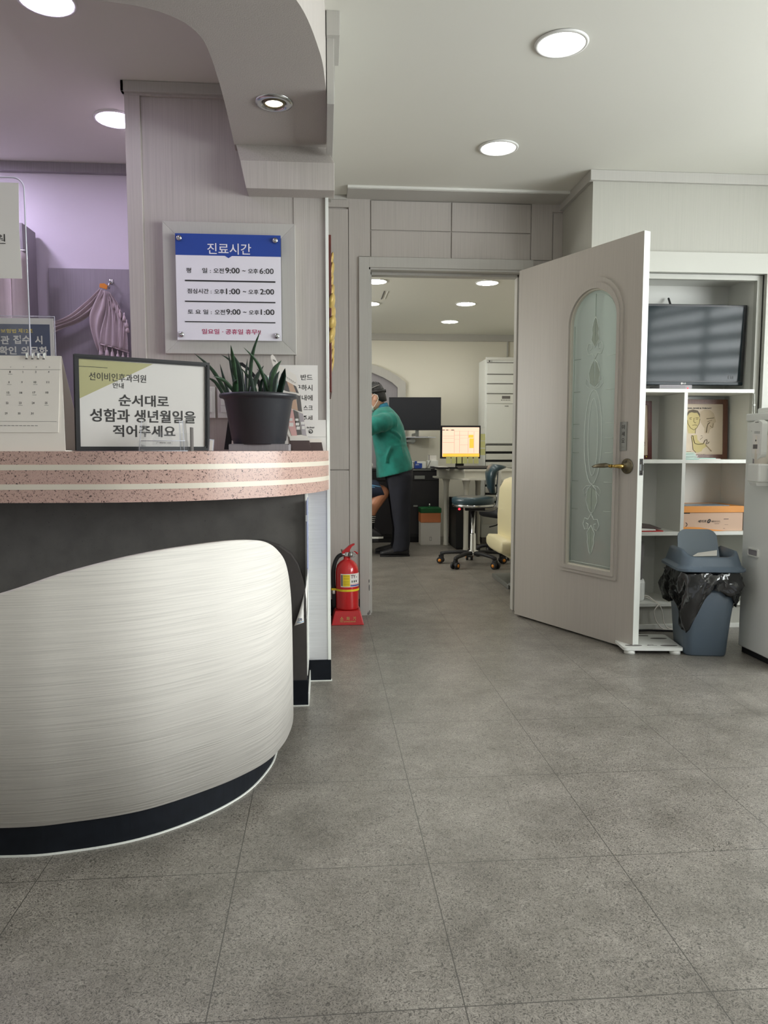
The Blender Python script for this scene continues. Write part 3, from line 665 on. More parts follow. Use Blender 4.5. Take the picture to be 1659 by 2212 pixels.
# ---- desk calendar
t = thing('desk_calendar', 'white spiral desk calendar standing at the left end of the counter', 'calendar', (-.95, 2.5, CT))
xr, yf, zt = -.836, 2.455, 1.297
def leanf(z, k=.13): return yf + (z-CT)*k
ca = -1.195
mb = MB(); mb.add([(ca, yf, CT), (xr+.012, yf, CT), (xr-.004, leanf(zt), zt), (ca, leanf(zt), zt), (ca, yf+.001, CT), (xr+.012, yf+.002, CT), (xr-.004, leanf(zt)+.002, zt), (ca, leanf(zt)+.002, zt)],
   [(0, 1, 2, 3), (4, 7, 6, 5), (1, 5, 6, 2), (0, 3, 7, 4), (3, 2, 6, 7), (0, 4, 5, 1)], paper_warm)
mb.add([(ca, leanf(zt)+.002, zt), (xr-.004, leanf(zt)+.002, zt), (xr+.028, yf+.133, CT), (ca, yf+.133, CT), (ca, leanf(zt)+.004, zt), (xr-.004, leanf(zt)+.004, zt), (xr+.028, yf+.135, CT), (ca, yf+.135, CT)],
   [(0, 1, 2, 3), (4, 7, 6, 5), (1, 5, 6, 2), (0, 3, 7, 4), (3, 2, 6, 7)], paper_warm)
mb.add([(xr+.012, yf, CT), (xr+.028, yf+.133, CT), (xr+.028, yf+.133, CT+.003), (xr+.012, yf, CT+.003), (ca, yf, CT), (ca, yf+.133, CT), (ca, yf+.133, CT+.003), (ca, yf, CT+.003)], [(0, 1, 5, 4), (3, 7, 6, 2), (0, 3, 2, 1), (0, 4, 7, 3), (1, 2, 6, 5)], paper_warm)
mb.obj('stand', t)
mb = MB(); zb = 1.052
mb.add([(ca-.0, leanf(zb)-.004, zb), (xr-.010, leanf(zb)-.004, zb), (xr-.006, leanf(zt)-.003, zt), (ca, leanf(zt)-.003, zt), (ca, leanf(zb)-.001, zb), (xr-.010, leanf(zb)-.001, zb), (xr-.006, leanf(zt)-.001, zt), (ca, leanf(zt)-.001, zt)],
   [(0, 1, 2, 3), (4, 7, 6, 5), (1, 5, 6, 2), (0, 3, 7, 4), (3, 2, 6, 7), (0, 4, 5, 1)], paper_warm); mb.obj('page', t)
Yc = 2.478
Mc = Matrix.Translation((0, leanf(1.17)-.0046, 1.17)) @ Matrix.Rotation(-math.atan(.13), 4, 'X') @ Matrix.Translation((0, -Yc, -1.17))
mb = MB(); K = 3.606
cols = [20-27.4*3, 20-27.4*2, 20-27.4, 20, 48, 76, 104]
def cal(tx, cx, cy, w, h, mm=ink_gray):
    x0, z1 = at(cx-w/2, cy-h/2, Yc); x1, z0 = at(cx+w/2, cy+h/2, Yc); mb.text(tx, x0, x1, z0, z1, Yc, mm, .01, M=Mc)
for k, d in enumerate('SMTWTFS'): cal(d, cols[k]+1, 792, 2.6, 3)
for r, st in enumerate([-2, 5, 12, 19, 26]):
    for k in range(7):
        n = st+k
        if 1 <= n <= 31: cal(str(n), cols[k]-r*.8, 802.5+r*22.8, 2.4 if n < 10 else 5.6, 4.6, ink)
for (k, r) in [(3, 0), (3, 1), (5, 1), (3, 2), (5, 2), (4, 3), (6, 3)]:
    x, z = at(cols[k]-r*.8, 808+r*22.8, Yc); mb.box(x-.005, Yc, z, x+.008, Yc+.0003, z+.0008, ink_gray, Mc)
for py in (798, 911.5):
    x, z = at(130 if py < 800 else 126, py, Yc); mb.box(ca+.01, Yc, z, x, Yc+.0003, z+.0008, ink_gray, Mc)
x, z = at(88, 921, Yc); 
for k in range(24): mb.box(x-.012*(k+1), Yc, z, x-.012*(k+1)+.009, Yc+.0003, z+.0016, ink_gray, Mc)
mb.obj('print', t)
for px in (59, 71.5, 83.5, 96, 46.5-90, 34-90, 22-90, 10-90):
    x, _ = at(px, 770, 2.49); mb = MB(); mb.tube([(x, 2.492+.010*math.cos(a), zt-.001+.0085*math.sin(a)) for a in [PI*2*k/14 for k in range(15)]], .0018, white_plastic, 8)
    mb.box(x-.003, 2.480, zt-.013, x+.004, 2.4815, zt-.009, ink_gray); mb.box(x-.0035, 2.4845, zt-.006, x+.0035, 2.4855, zt+.008, white_plastic); mb.obj('spiral_ring', t)

# ---- acrylic screen with a taped sheet, blue notice behind the calendar
t = thing('acrylic_screen', 'clear acrylic sneeze screen with rounded corner and a taped white sheet', 'screen', (-1.3, 2.60, CT))
X1 = -.975; ZT = 1.885
mb = MB(); o = [(-1.75, CT), (X1, CT)] + arc(X1-.035, ZT-.035, .035, 0, 90, 6) + [(-1.75, ZT)]
mb.plate([o], 2.600, 2.604, acrylic); pn = mb.obj('panel', t)
mb = MB(); e = [(X1, CT)] + arc(X1-.035, ZT-.035, .035, 0, 90, 6) + [(-1.75, ZT)]; mb.tube([(a, 2.602, b) for a, b in e], .0024, acrylic_edge, 6); mb.obj('polished_edge', t)
xa, za = at(40, 395, 2.597); xb, zb = at(48, 602, 2.597)
mb = MB(); mb.rings([[(-1.32, 2.5975, za+.002), (xa, 2.5975, za), (xa, 2.5985, za), (-1.32, 2.5985, za+.002)], [(-1.31, 2.590, (za+zb)/2), (xa-.003, 2.594, (za+zb)/2), (xa-.003, 2.595, (za+zb)/2), (-1.31, 2.591, (za+zb)/2)], [(-1.31, 2.5975, zb), (xb, 2.5965, zb), (xb, 2.5975, zb), (-1.31, 2.5985, zb)]], paper, smooth=False)
mb.obj('taped_sheet', t)
mb = MB(); s = 4.914; wds = [('원', -12, 12)] + [(c, -12-27*(k+1), 12-27*(k+1)-2) for k, c in enumerate('의과후인비이선')]
for c, a, b in wds: prints(mb, 2.5925, [(c, a, b, 350+762/s, 350+868/s, ink, 0)])
mb.obj('sheet_lettering', t)
MB().box(-1.74, 2.6045, CT, -1.64, 2.65, CT+.012, acrylic).obj('foot', t); MB().box(X1-.10, 2.6045, CT, X1-.01, 2.640, CT+.010, acrylic).obj('foot', t)

t = thing('counter_notice', 'navy notice with yellow and white Korean text in a clear stand behind the calendar', 'notice', (-1.1, 2.72, CT))
Y = 2.72; x1, z1 = at(114.5, 688, Y); xi, zi = at(107, 701, Y); x0 = -1.42; z0 = CT+.03
B(x0, Y, z0, x1, Y+.003, z1, paper).obj('sheet', t)
mb = MB().box(x0+.02, Y-.0006, z0+.02, xi, Y, zi, navy_blue); s = 4.914
prints(mb, Y-.0012, [('국민건강보험법', -63+17, 35, 709.5, 719.5, yellow, .02), ('제12조', 39, 71, 709.5, 719.5, yellow, .02), ('요양기관', -56, 20.5, 724.5, 744, paper, .03), ('접수', 28, 66, 724, 743.5, paper, .03), ('시', 75, 92, 725, 743.5, paper, .03), ('본인확인', -42, 36, 747.5, 766, paper, .03), ('의무화', 45, 103.5, 748, 768, paper, .03)])
mb.obj('print', t)
mb = MB().box(x0, Y-.004, z0-.001, x1+.006, Y-.002, z1+.006, acrylic).box(x0, Y-.004, CT, x1+.006, Y+.06, CT+.003, acrylic).box(x0, Y+.004, CT, x1+.006, Y+.006, z1, acrylic); mb.obj('clear_stand', t)
mb = MB().tube([(x1+.006, Y-.003, CT), (x1+.006, Y-.003, z1+.006), (x0, Y-.003, z1+.006)], .0014, acrylic_edge, 6); mb.obj('stand_edge', t)

# ---- clear card holder and pen slot in front of the framed notice
t = thing('card_holder', 'low clear acrylic card holder in front of the framed notice', 'card holder', (-.5, 2.50, CT))
mb = MB()
mb.box(-.600, 2.470, CT, -.440, 2.535, CT+.004, acrylic); mb.box(-.600, 2.468, CT, -.440, 2.471, CT+.034, acrylic); mb.box(-.598, 2.50, CT+.004, -.442, 2.503, CT+.06, acrylic)
mb.plate([[(-.600, CT), (-.588, CT+.098), (-.583, CT+.098), (-.592, CT)]], 2.47, 2.53, acrylic)
mb.plate([[(-.466, CT), (-.470, CT+.10), (-.458, CT+.10), (-.452, CT)]], 2.475, 2.535, acrylic)
mb.plate([arch(-.53, .032, CT+.02, CT+.035, 14)], 2.505, 2.508, acrylic)
mb.obj('body', t)
mb = MB(); 
for a, b in [((-.598, 2.467, CT+.001), (-.442, 2.467, CT+.001)), ((-.59, 2.467, CT+.034), (-.45, 2.467, CT+.034)), ((-.466, 2.472, CT), (-.468, 2.472, CT+.10)), ((-.454, 2.472, CT), (-.458, 2.472, CT+.10)), ((-.598, 2.472, CT), (-.588, 2.472, CT+.098))]: mb.tube([a, b], .0012, acrylic_edge, 6)
mb.obj('edges', t)
mb = MB().text('Allegra', -.532, -.512, CT+.0245, CT+.030, 2.4665, ink, .02).text('24HR', -.509, -.495, CT+.0245, CT+.0295, 2.4665, ink_gray, 0); mb.tube([(-.538+.003*math.cos(a), 2.4668, CT+.027+.003*math.sin(a)) for a in [k*.6 for k in range(8)]], .0005, ink_gray, 5); mb.obj('lettering', t)
mb = MB(); mb.box(-.436, 2.478, CT, -.432, 2.52, CT+.078, ink_gray); mb.box(-.45, 2.478, CT, -.436, 2.52, CT+.003, acrylic); mb.obj('side_blade', t)
t = thing('acrylic_tab', 'tiny clear acrylic tab standing right of the framed notice', 'acrylic tab', (-.375, 2.62, CT))
mb = MB(); mb.plate([[(-.402, CT), (-.398, CT+.042), (-.382, CT+.040), (-.386, CT)]], 2.64, 2.643, acrylic_edge); mb.plate([[(-.399, CT), (-.396, CT+.038), (-.386, CT+.037), (-.389, CT)]], 2.638, 2.6395, paper); mb.obj('blade', t)
MB().box(-.402, 2.638, CT, -.386, 2.66, CT+.002, acrylic).obj('base', t)

# ---- potted plant on a grey tray
TZ = CT+.026
t = thing('plant_tray', 'flat grey plastic tray under the plant pot', 'tray', (-.24, 2.85, CT))
B(-.352, 2.79, CT, -.130, 2.95, TZ-.002, gray_panel).obj('tray_base', t, bevel=.002)
frm_ = MB(); frm_.box(-.352, 2.79, TZ-.002, -.348, 2.95, TZ, gray_panel).box(-.134, 2.79, TZ-.002, -.130, 2.95, TZ, gray_panel).box(-.352, 2.79, TZ-.002, -.130, 2.793, TZ, gray_panel); frm_.obj('tray_rim', t)
pc = (-.246, 2.87); PZ = TZ-.0015
t = thing('potted_plant', 'snake plant with spiky dark leaves in a black plastic pot on the counter', 'plant', (pc[0], pc[1], PZ))
MB().lathe([(.001, 0), (.094, 0), (.097, .004), (.098, .012), (.102, .016), (.128, .165), (.133, .172), (.144, .174), (.147, .180), (.146, .188), (.132, .190), (.126, .184), (.118, .150), (.001, .150)], (*pc, PZ), pot_plastic, 56, cap=False).obj('pot', t)
MB().lathe([(.001, .172), (.06, .170), (.125, .164)], (*pc, PZ), soil, 40, cap=False).obj('soil', t)
LV = [((490, 705), (300, 505), (98, 318), .0085, 0), ((450, 712), (335, 640), (225, 575), .008, 0), ((600, 702), (430, 620), (302, 567), .0085, 0), ((495, 690), (420, 590), (378, 435), .006, 1), ((715, 640), (520, 440), (388, 330), .006, 0),
      ((565, 690), (500, 480), (468, 312), .0055, 1), ((575, 690), (525, 420), (495, 228), .0105, 0), ((625, 702), (585, 500), (520, 330), .0165, 1), ((665, 700), (662, 560), (676, 378), .007, 1), ((690, 680), (725, 360), (820, 66), .0085, 0),
      ((930, 650), (800, 450), (637, 255), .0075, 0), ((690, 702), (770, 590), (853, 452), .0125, 1), ((935, 700), (955, 540), (1045, 395), .0165, 0), ((1000, 702), (1060, 600), (1086, 480), .0155, 1), ((965, 702), (985, 600), (1026, 510), .010, 1),
      ((930, 700), (880, 600), (780, 487), .012, 0), ((795, 705), (825, 640), (853, 585), .008, 1), ((540, 705), (545, 650), (565, 610), .013, 0), ((800, 702), (720, 620), (600, 470), .008, 0), ((870, 705), (862, 620), (850, 560), .010, 1), ((760, 705), (720, 600), (690, 520), .008, 1)]
for i, (b0, c0, t0, w, dk) in enumerate(LV):
    yb = pc[1] + .05*math.sin(i*2.1); yt = pc[1] + .10*math.sin(i*1.7+1)
    def lp(c, y): x, z = at(400+c[0]/5.03, 700+c[1]/5.03, y); return Vector((x, y, z))
    p0 = lp(b0, yb); p0.z = PZ+.165; pts = smoothpts([p0, lp(c0, (yb+yt)/2), lp(t0, yt)], 7); n = len(pts)
    rs = []
    for k, p in enumerate(pts):
        s = k/(n-1); ww = .62*w*(.75+.6*math.sin(PI*min(s*1.1, 1)))*(1-s**3)+.0004; tdir = (pts[min(k+1, n-1)]-pts[max(k-1, 0)]).normalized(); side = tdir.cross(Vector((0, 1, 0))).normalized(); nr = Vector((0, 1, 0)); th = max(.0006, ww*.22)
        wob = 1+.06*math.sin(k*2.2+i)
        rs.append([p+side*ww*wob, p+side*ww*.5-nr*th*.2, p+nr*th*.9, p-side*ww*.5-nr*th*.2, p-side*ww*wob, p-side*ww*.4-nr*th*1.6, p-nr*th*.8, p+side*ww*.4-nr*th*1.6])
    MB().rings(rs, leaf_dark if dk else leaf_green, smooth=True).obj('leaf', t)

# ---- leaning black panel behind the pot, brochures, card box
t = thing('leaning_display', 'black leaning display board with pale sheet behind the plant pot', 'display board', (-.33, 2.98, CT))
Y = 3.032; q = [at(484, 971, Y), at(620, 971, Y), at(560, 820, Y), at(541, 797, Y), at(524, 783, Y), at(512, 783, Y), at(507, 800, Y)]
q = [(a, max(b, CT)) for a, b in q]; mb = MB(); mb.plate([q], Y, Y+.006, soft_black); mb.obj('board', t)
q = [at(500, 960, Y-.002), at(590, 960, Y-.002), at(556, 830, Y-.002), at(536, 800, Y-.002), at(521, 790, Y-.002), at(514, 805, Y-.002)]; MB().plate([q], Y-.002, Y-.001, paper_warm).obj('sheet', t)
MB().box(-.36, Y+.006, CT, -.25, Y+.06, CT+.004, soft_black).obj('foot', t)

t = thing('leaflet', 'pale blue leaflet standing behind the right leaves of the plant', 'leaflet', (-.2, 3.02, CT))
Y = 3.075; MB().plate([[at(568, 970, Y), at(625, 970, Y), at(600, 806, Y), at(574, 812, Y)]], Y, Y+.002, paper).obj('sheet', t)
Y -= .001; MB().plate([[at(576, 850, Y), at(602, 846, Y), at(598, 810, Y), at(577, 816, Y)]], Y, Y+.0008, mint).obj('print', t)
MB().box(-.215, Y+.003, CT, -.15, Y+.04, CT+.003, paper).obj('foot', t)

def leaner(name, label, corners, Y, yz, m, extra):
    """tilted sheet: lower edge at Y, leaning back by yz per metre height"""
    t = thing(name, label, 'brochure', (at(*corners[0], Y)[0], Y, CT)); return t
t = thing('brochure_rack', 'cream brochure rack with pink and grey leaflets leaning beside the plant pot', 'brochure rack', (-.1, 2.95, CT))
Y = 2.985; s = 10.05
def Q(pts, Y): return [at(570+a/s, 760+b/s, Y) for a, b in pts]
fr = Q([(480, 1500), (480, 1560), (590, 2140), (1010, 2140), (1000, 2090), (940, 1830), (740, 700), (700, 510), (330, 280), (240, 110), (190, 55), (150, 80), (150, 140), (210, 340), (300, 560), (400, 760), (540, 960)], Y)
MB().plate([[(a, max(b, CT)) for a, b in fr]], Y, Y+.006, paper_warm).obj('back_board', t, bevel=.001)
mb = MB(); Y1 = Y-.0012
for pts, mm in [([(430, 600), (500, 640), (560, 870), (420, 830)], ink_gray), ([(500, 640), (630, 710), (700, 880), (570, 860)], box_pink), ([(640, 715), (700, 750), (760, 900), (700, 880)], ink_gray),
                ([(560, 990), (690, 1000), (740, 1280), (600, 1230)], box_pink), ([(700, 930), (790, 960), (830, 1300), (745, 1280)], ink_gray), ([(540, 1230), (620, 1255), (700, 1500), (720, 1820), (600, 1820), (500, 1520)], mat('pale_pink', (222, 176, 172), .5)),
                ([(640, 1260), (735, 1300), (820, 1800), (720, 1810)], ink_gray), ([(750, 1305), (850, 1345), (930, 1830), (830, 1800)], mat('pale_gray', (178, 170, 174), .5))]:
    mb.plate([Q(pts, Y1)], Y1, Y1+.0008, mm)
for x0, z0, x1, z1 in [(530, 1440, 620, 1500), (550, 1540, 640, 1620), (680, 1450, 750, 1500), (690, 1540, 765, 1600), (705, 1620, 785, 1690), (800, 1520, 880, 1580), (820, 1610, 890, 1680)]:
    a = Q([(x0, z0)], Y1)[0]; b = Q([(x1, z1)], Y1)[0]; mb.box(a[0], Y1-.0006, b[1], b[0], Y1, a[1], paper)
for k in range(6): a = Q([(470+40*k, 520+26*k)], Y1)[0]; mb.tube([(a[0], Y1, a[1]), (a[0]+.003, Y1, a[1]-.004), (a[0]+.001, Y1, a[1]-.006)], .0005, ink_gray, 5)
a = Q([(215, 165)], Y1)[0]; mb.tube([(a[0], Y1, a[1]), (a[0]+.002, Y1, a[1]-.006), (a[0]+.005, Y1, a[1]-.004), (a[0]+.007, Y1, a[1]-.010)], .0009, leaf_dark, 6)
mb.obj('print', t)
q = [(a, max(b, CT)) for a, b in Q([(565, 1925), (985, 1925), (1030, 2150), (620, 2150)], Y-.02)]
MB().plate([q], Y-.022, Y-.001, mat('brown_label', (84, 70, 68), .45)).obj('brown_band', t)
q = Q([(560, 1840), (950, 1840), (985, 1925), (565, 1925)], Y-.015); MB().plate([q], Y-.015, Y-.001, paper_warm).obj('cream_band', t)

t = thing('brochure_box', 'small cream box with brown band at the right end of the counter', 'box', (-.03, 3.02, CT))
Y = 3.045; q = [(a, max(b, CT)) for a, b in Q([(1000, 1965), (1255, 1965), (1290, 2160), (1030, 2160)], Y)]; MB().plate([q], Y, Y+.05, MATS['brown_label']).obj('brown_band', t)
q = Q([(985, 1890), (1215, 1890), (1250, 1920), (1262, 1965), (1000, 1965)], Y); MB().plate([q], Y, Y+.05, paper_warm).obj('top_flap', t)
t = thing('white_carton', 'white carton with a round black emblem against the wall at the counter end', 'carton', (-.05, 3.1, CT))
Y = 3.10; q = [(a, max(b, CT)) for a, b in Q([(880, 1480), (1345, 1480), (1355, 2150), (900, 2150)], Y)]; MB().plate([q], Y, Y+.045, paper).obj('body', t, bevel=.001)
mb = MB(); a = Q([(935, 1625), (1095, 1655)], Y-.001); mb.text('Sm Brand', a[0][0], a[1][0], a[1][1], a[0][1], Y-.001, ink, .04)
a = Q([(935, 1664), (1085, 1667)], Y-.001); mb.box(a[0][0], Y-.001, a[1][1], a[1][0], Y-.0005, a[0][1], ink)
c = Q([(1018, 1728)], Y-.001)[0]; mb.plate([arc(c[0], c[1], .0088, 0, 350, 20), arc(c[0]-.0004, c[1]+.0004, .0062, 0, 350, 16)], Y-.001, Y-.0004, ink); mb.plate([arc(c[0]-.003, c[1]-.002, .003, 0, 350, 10)], Y-.001, Y-.0004, ink)
a = Q([(880, 1845), (1350, 1850)], Y-.001); mb.box(a[0][0]+.002, Y-.0006, a[1][1], a[1][0]-.001, Y-.0001, a[0][1], ink_gray); mb.obj('print', t)

# ---- papers curling off the counter side
t = thing('hanging_leaflet', 'leaflets hanging on the counter end with the lowest sheet curling forward', 'leaflet', (-.065, 2.95, .3))
MB().box(-.0695, 2.875, .50, -.0665, 3.10, .80, mat('plastic_sleeve', (150, 160, 200), .2)).obj('plastic_sleeve', t)
MB().box(-.072, 2.868, .72, -.066, 2.880, .745, chrome).obj('clip', t)
mb = MB(); rs = []
for k in range(9):
    s = k/8; z = .535-.205*s; curl = s**1.6
    rs.append([(-.066-.004*s, 2.90, z+.006*s), (-.066-.012*curl, 2.862-.012*curl, z), (-.066-.052*curl, 2.858-.03*curl-.004, z-.008*curl), (-.0665-.052*curl, 2.856-.03*curl-.004, z-.008*curl), (-.067-.012*curl, 2.859-.012*curl, z), (-.067-.004*s, 2.895, z+.006*s)])
mb.rings(rs, paper, smooth=True); mb.obj('curled_sheet', t)
mb = MB(); Yp = 2.822
mb.text('강좌', -.104, -.088, .340, .352, Yp, navy_blue, .03); mb.tube([(-.108, Yp+.001, .337), (-.095, Yp, .335), (-.082, Yp, .340)], .0012, stripe_blue, 6); mb.text('안내', -.082, -.072, .352, .366, Yp+.004, ink, .02); mb.obj('print', t)

# ---- scarf on its hook behind the counter
t = thing('coat_hook', 'small metal hook with orange tag on the grey reception panel', 'hook', (-1.1, 4.0, 1.84))
mb = MB().tube([(-1.093, 4.03, 1.862), (-1.093, 4.01, 1.860), (-1.094, 3.995, 1.845), (-1.096, 3.99, 1.83), (-1.096, 4.0, 1.822)], .004, chrome, 8).ell((-1.093, 4.027, 1.862), (.012, .004, .014), chrome); mb.obj('hook', t)
MB().plate([[(-1.137, 1.822), (-1.102, 1.812), (-1.098, 1.832), (-1.112, 1.842), (-1.135, 1.840)]], 3.975, 3.985, orange_m).obj('tag', t)
mb = MB(); Y = 3.97; s = 3.403
def Rr(a, b, y=Y): x, z = at(a/s, 350+b/s, y); return Vector((x, y, z))
def band(mb, left, right, m, dep=.02, folds=3, y=Y):
    L_ = smoothpts([Rr(*p, y) for p in left], 5); R_ = smoothpts([Rr(*p, y) for p in right], 5); n = min(len(L_), len(R_)); N = 18; rs = []
    for k in range(n):
        a = L_[k*(len(L_)-1)//(n-1)]; b = R_[k*(len(R_)-1)//(n-1)]; row = []
        for j in range(N+1): q = j/N; row.append(a.lerp(b, q) + Vector((0, -dep*(.4+.5*math.sin(q*PI))*(1) - dep*.45*math.sin(q*PI*2*folds+k*.12), 0)))
        back = [p + Vector((0, .006, 0)) for p in row[::-1]]; rs.append(row+back)
    mb.rings(rs, m, smooth=True)
band(mb, [(740, 935), (640, 1030), (520, 1130), (400, 1180), (330, 1180)], [(800, 960), (720, 1090), (600, 1180), (470, 1230), (350, 1290)], scarf_m, .03, 3)
band(mb, [(745, 940), (690, 1060), (668, 1140), (680, 1250), (730, 1400)], [(810, 960), (830, 1080), (800, 1180), (780, 1270), (790, 1400)], scarf_m, .028, 2, Y-.012)
band(mb, [(795, 960), (780, 1120), (750, 1240), (738, 1340)], [(812, 960), (880, 1060), (935, 1220), (950, 1400)], scarf_m, .026, 4, Y-.028)
st = mb.obj('scarf'); tag(st, 'lilac striped scarf with tassels draped over the wall hook', 'scarf')
mb = MB()
for k, (a, b) in enumerate([(740, 1350), (785, 1355), (825, 1368), (865, 1385), (903, 1395), (940, 1405)]):
    p = Rr(a, b, Y-.04); mb.lathe([(.002, 0), (.004, -.006), (.003, -.014), (.007, -.022), (.0105, -.045), (.009, -.047), (.001, -.047)], p, fringe_m, 10)
for a, b in [(806, 985), (830, 1040), (862, 1070), (880, 1105), (912, 1130), (930, 1180), (935, 1215)]:
    p = Rr(a, b-22, Y-.045); mb.lathe([(.002, 0), (.004, -.006), (.003, -.012), (.007, -.02), (.010, -.04), (.001, -.042)], p, fringe_m, 10)
mb.tube([Rr(a, b, Y-.05) for a, b in [(738, 1338), (840, 1365), (948, 1402)]], .0025, fringe_m, 6)
for a, b, c, d in [(810, 1060, 770, 1330), (850, 1090, 820, 1350), (885, 1130, 868, 1365), (912, 1180, 905, 1380)]: mb.tube([Rr(a, b, Y-.052), Rr((a+c)/2, (b+d)/2, Y-.056), Rr(c, d, Y-.052)], .0016, fringe_m, 5)
mb.obj('tassels', st)
t = thing('striped_curtain', 'pale striped cloth hanging on the tall cabinet behind the screen', 'cloth', (-1.7, 3.8, 1.2))
mb = MB(); rs = []
for k in range(15):
    z = 1.95-.05*k; row = [(-1.785+.022*j, 3.80+.016*math.sin(j*1.25+k*.06), z) for j in range(17)]; rs.append(row + [(a, b+.006, c) for a, b, c in row[::-1]])
mb.rings(rs, mat('curtain_cloth', (178, 168, 164), .85, streak=('v', 40, .16)), smooth=True); mb.obj('cloth', t)
mb = MB()
for j in range(1, 16, 3): mb.tube([(-1.785+.022*j, 3.797+.016*math.sin(j*1.25+k*.06), 1.95-.05*k) for k in range(15)], .002, fringe_m, 5)
mb.obj('stripes', t)
MB().tube([(-1.80, 3.81, 1.955), (-1.43, 3.81, 1.955)], .006, chrome).obj('rail', t)

# ---- fire extinguisher
ex, ey = .128, 4.245
t = thing('fire_extinguisher', 'red fire extinguisher with yellow band beside the left door jamb', 'fire extinguisher', (ex, ey, .08))
R = .0665
MB().lathe([(.001, .080), (R*.96, .080), (R, .088), (R, .285), (R*.97, .312), (R*.85, .336), (R*.62, .354), (R*.36, .364), (R*.30, .368), (R*.30, .384), (.001, .384)], (ex, ey, 0), red_fire, 48, cap=False).obj('cylinder', t)
mb = MB().lathe([(.021, .382), (.022, .392), (.018, .396), (.018, .408), (.001, .408)], (ex, ey, 0), chrome, 20); mb.tube([(ex+.012, ey-.018, .395), (ex+.03, ey-.022, .395)], .016, steel_gray, 16); mb.tube([(ex-.012, ey, .396), (ex-.030, ey, .394)], .011, chrome, 12)
mb.tube([(ex+.03+.016*math.cos(a), ey-.026, .396+.016*math.sin(a)) for a in [k*PI/6 for k in range(13)]], .0022, chrome, 6); mb.tube([(ex-.028, ey-.004, .400), (ex-.034, ey-.006, .425), (ex-.026, ey-.006, .422), (ex-.03, ey-.004, .412)], .002, bronze, 6); mb.obj('valve', t)
mb = MB(); mb.plate([[(ex-.030, .400), (ex-.028, .412), (ex-.008, .428), (ex+.010, .444), (ex+.030, .455), (ex+.044, .457), (ex+.043, .450), (ex+.028, .440), (ex+.018, .424), (ex+.012, .406), (ex+.004, .402)]], ey-.012, ey+.012, red_plastic); mb.obj('lever_handle', t, bevel=.003)
mb = MB(); mb.tube([(ex+.03, ey, .404), (ex+.045, ey, .410), (ex+.055, ey, .402), (ex+.062, ey-.004, .398)], [.003, .003, .005, .006], red_plastic, 8); mb.obj('lower_grip', t)
MB().tube(smoothpts([(ex-.028, ey, .394), (ex-.052, ey, .380), (ex-.070, ey, .345), (ex-.079, ey, .30), (ex-.080, ey, .25), (ex-.078, ey, .20), (ex-.076, ey-.0, .172)]), .0118, soft_black, 14).obj('hose', t)
MB().tube([(ex-.076, ey, .172), (ex-.075, ey, .165), (ex-.073, ey, .10), (ex-.070, ey, .085)], [.013, .014, .014, .013], soft_black, 14).obj('nozzle', t)
MB().tube([(ex-.077, ey-.012, .188), (ex-.077, ey-.012, .168)], .008, white_plastic, 10).obj('hose_tag', t)
m = MB(); rr = R+.0015; pts = [(ex+rr*math.cos(math.radians(a)), ey+rr*math.sin(math.radians(a))) for a in range(-165, 166, 10)]
pts = [(ex-.088, ey+.014), (ex-.092, ey), (ex-.088, ey-.014)] + pts + [(ex-.088, ey+.014)]
for off, w in [(0, .006)]: m.rings([[(a, b, .200), (a*1.0+(a-ex)*.02, b+(b-ey)*.02, .200), (a+(a-ex)*.02, b+(b-ey)*.02, .188), (a, b, .188)] for a, b in pts], yellow, smooth=False)
m.obj('yellow_band', t)
def wrap(mb, a0, a1, z0, z1, rr, m, n=14): mb.rings([[(ex+q*math.cos(math.radians(a0+(a1-a0)*k/n)), ey+q*math.sin(math.radians(a0+(a1-a0)*k/n)), z) for q, z in ((rr, z0), (rr, z1), (rr-.0005, z1), (rr-.0005, z0))] for k in range(n+1)], m, smooth=False)
lb = MB(); wrap(lb, -125, -8, .214, .290, R+.0010, paper, 20); lb = lb.obj('label', t)
lb2 = MB(); wrap(lb2, -112, -78, .218, .286, R+.0018, yellow); wrap(lb2, -76, -10, .226, .232, R+.0018, MATS['pale_pink']); wrap(lb2, -76, -10, .218, .225, R+.0018, sign_blue); wrap(lb2, -122, -114, .220, .284, R+.0018, ink_gray)
for z in (.245, .262, .232, .277): wrap(lb2, -109, -82, z, z+.001, R+.0024, ink)
def curved(mb, body, a0, a1, z0, z1, m, bold):
    k = MB().text(body, 0, 1, z0, z1, 0, m, bold)
    mb.add([(ex+(R+.0024)*math.cos(math.radians(a0+(a1-a0)*v.x)), ey+(R+.0024)*math.sin(math.radians(a0+(a1-a0)*v.x)), v.z) for v in k.v], k.f, m)
curved(lb2, 'TY', -74, -48, .264, .284, wood_red, .02); curved(lb2, 'a.', -45, -36, .266, .274, ink, 0)
for a, mm in ((-70, ink_gray), (-58, leaf_green), (-46, ink)): wrap(lb2, a, a+6, .240, .252, R+.0024, mm, 4)
lb2.obj('label_print', lb)
t = thing('extinguisher_stand', 'red plastic extinguisher base with gold Korean letters on the floor', 'stand', (ex, ey, 0))
def sq(cx, cy, h, z): return [(cx-h, cy-h, z), (cx+h, cy-h, z), (cx+h, cy+h, z), (cx-h, cy+h, z)]
mb = MB(); y0 = ey
mb.rings([sq(ex, y0, .092, 0), sq(ex, y0, .092, .006), sq(ex, y0, .090, .008), sq(ex, y0, .078, .055), sq(ex, y0, .070, .078)], red_plastic, smooth=False, cap=True); mb.obj('base', t, bevel=.004)
mb = MB(); tl = math.atan2(.012, .047); Mx = Matrix.Translation((0, y0-.0905, .008)) @ Matrix.Rotation(-tl, 4, 'X')
for c, a, b in [('소', -.044, -.024), ('화', -.008, .012), ('기', .030, .046)]: mb.text(c, ex+a, ex+b, .020, .040, -.0012, gold, .02, M=Mx)
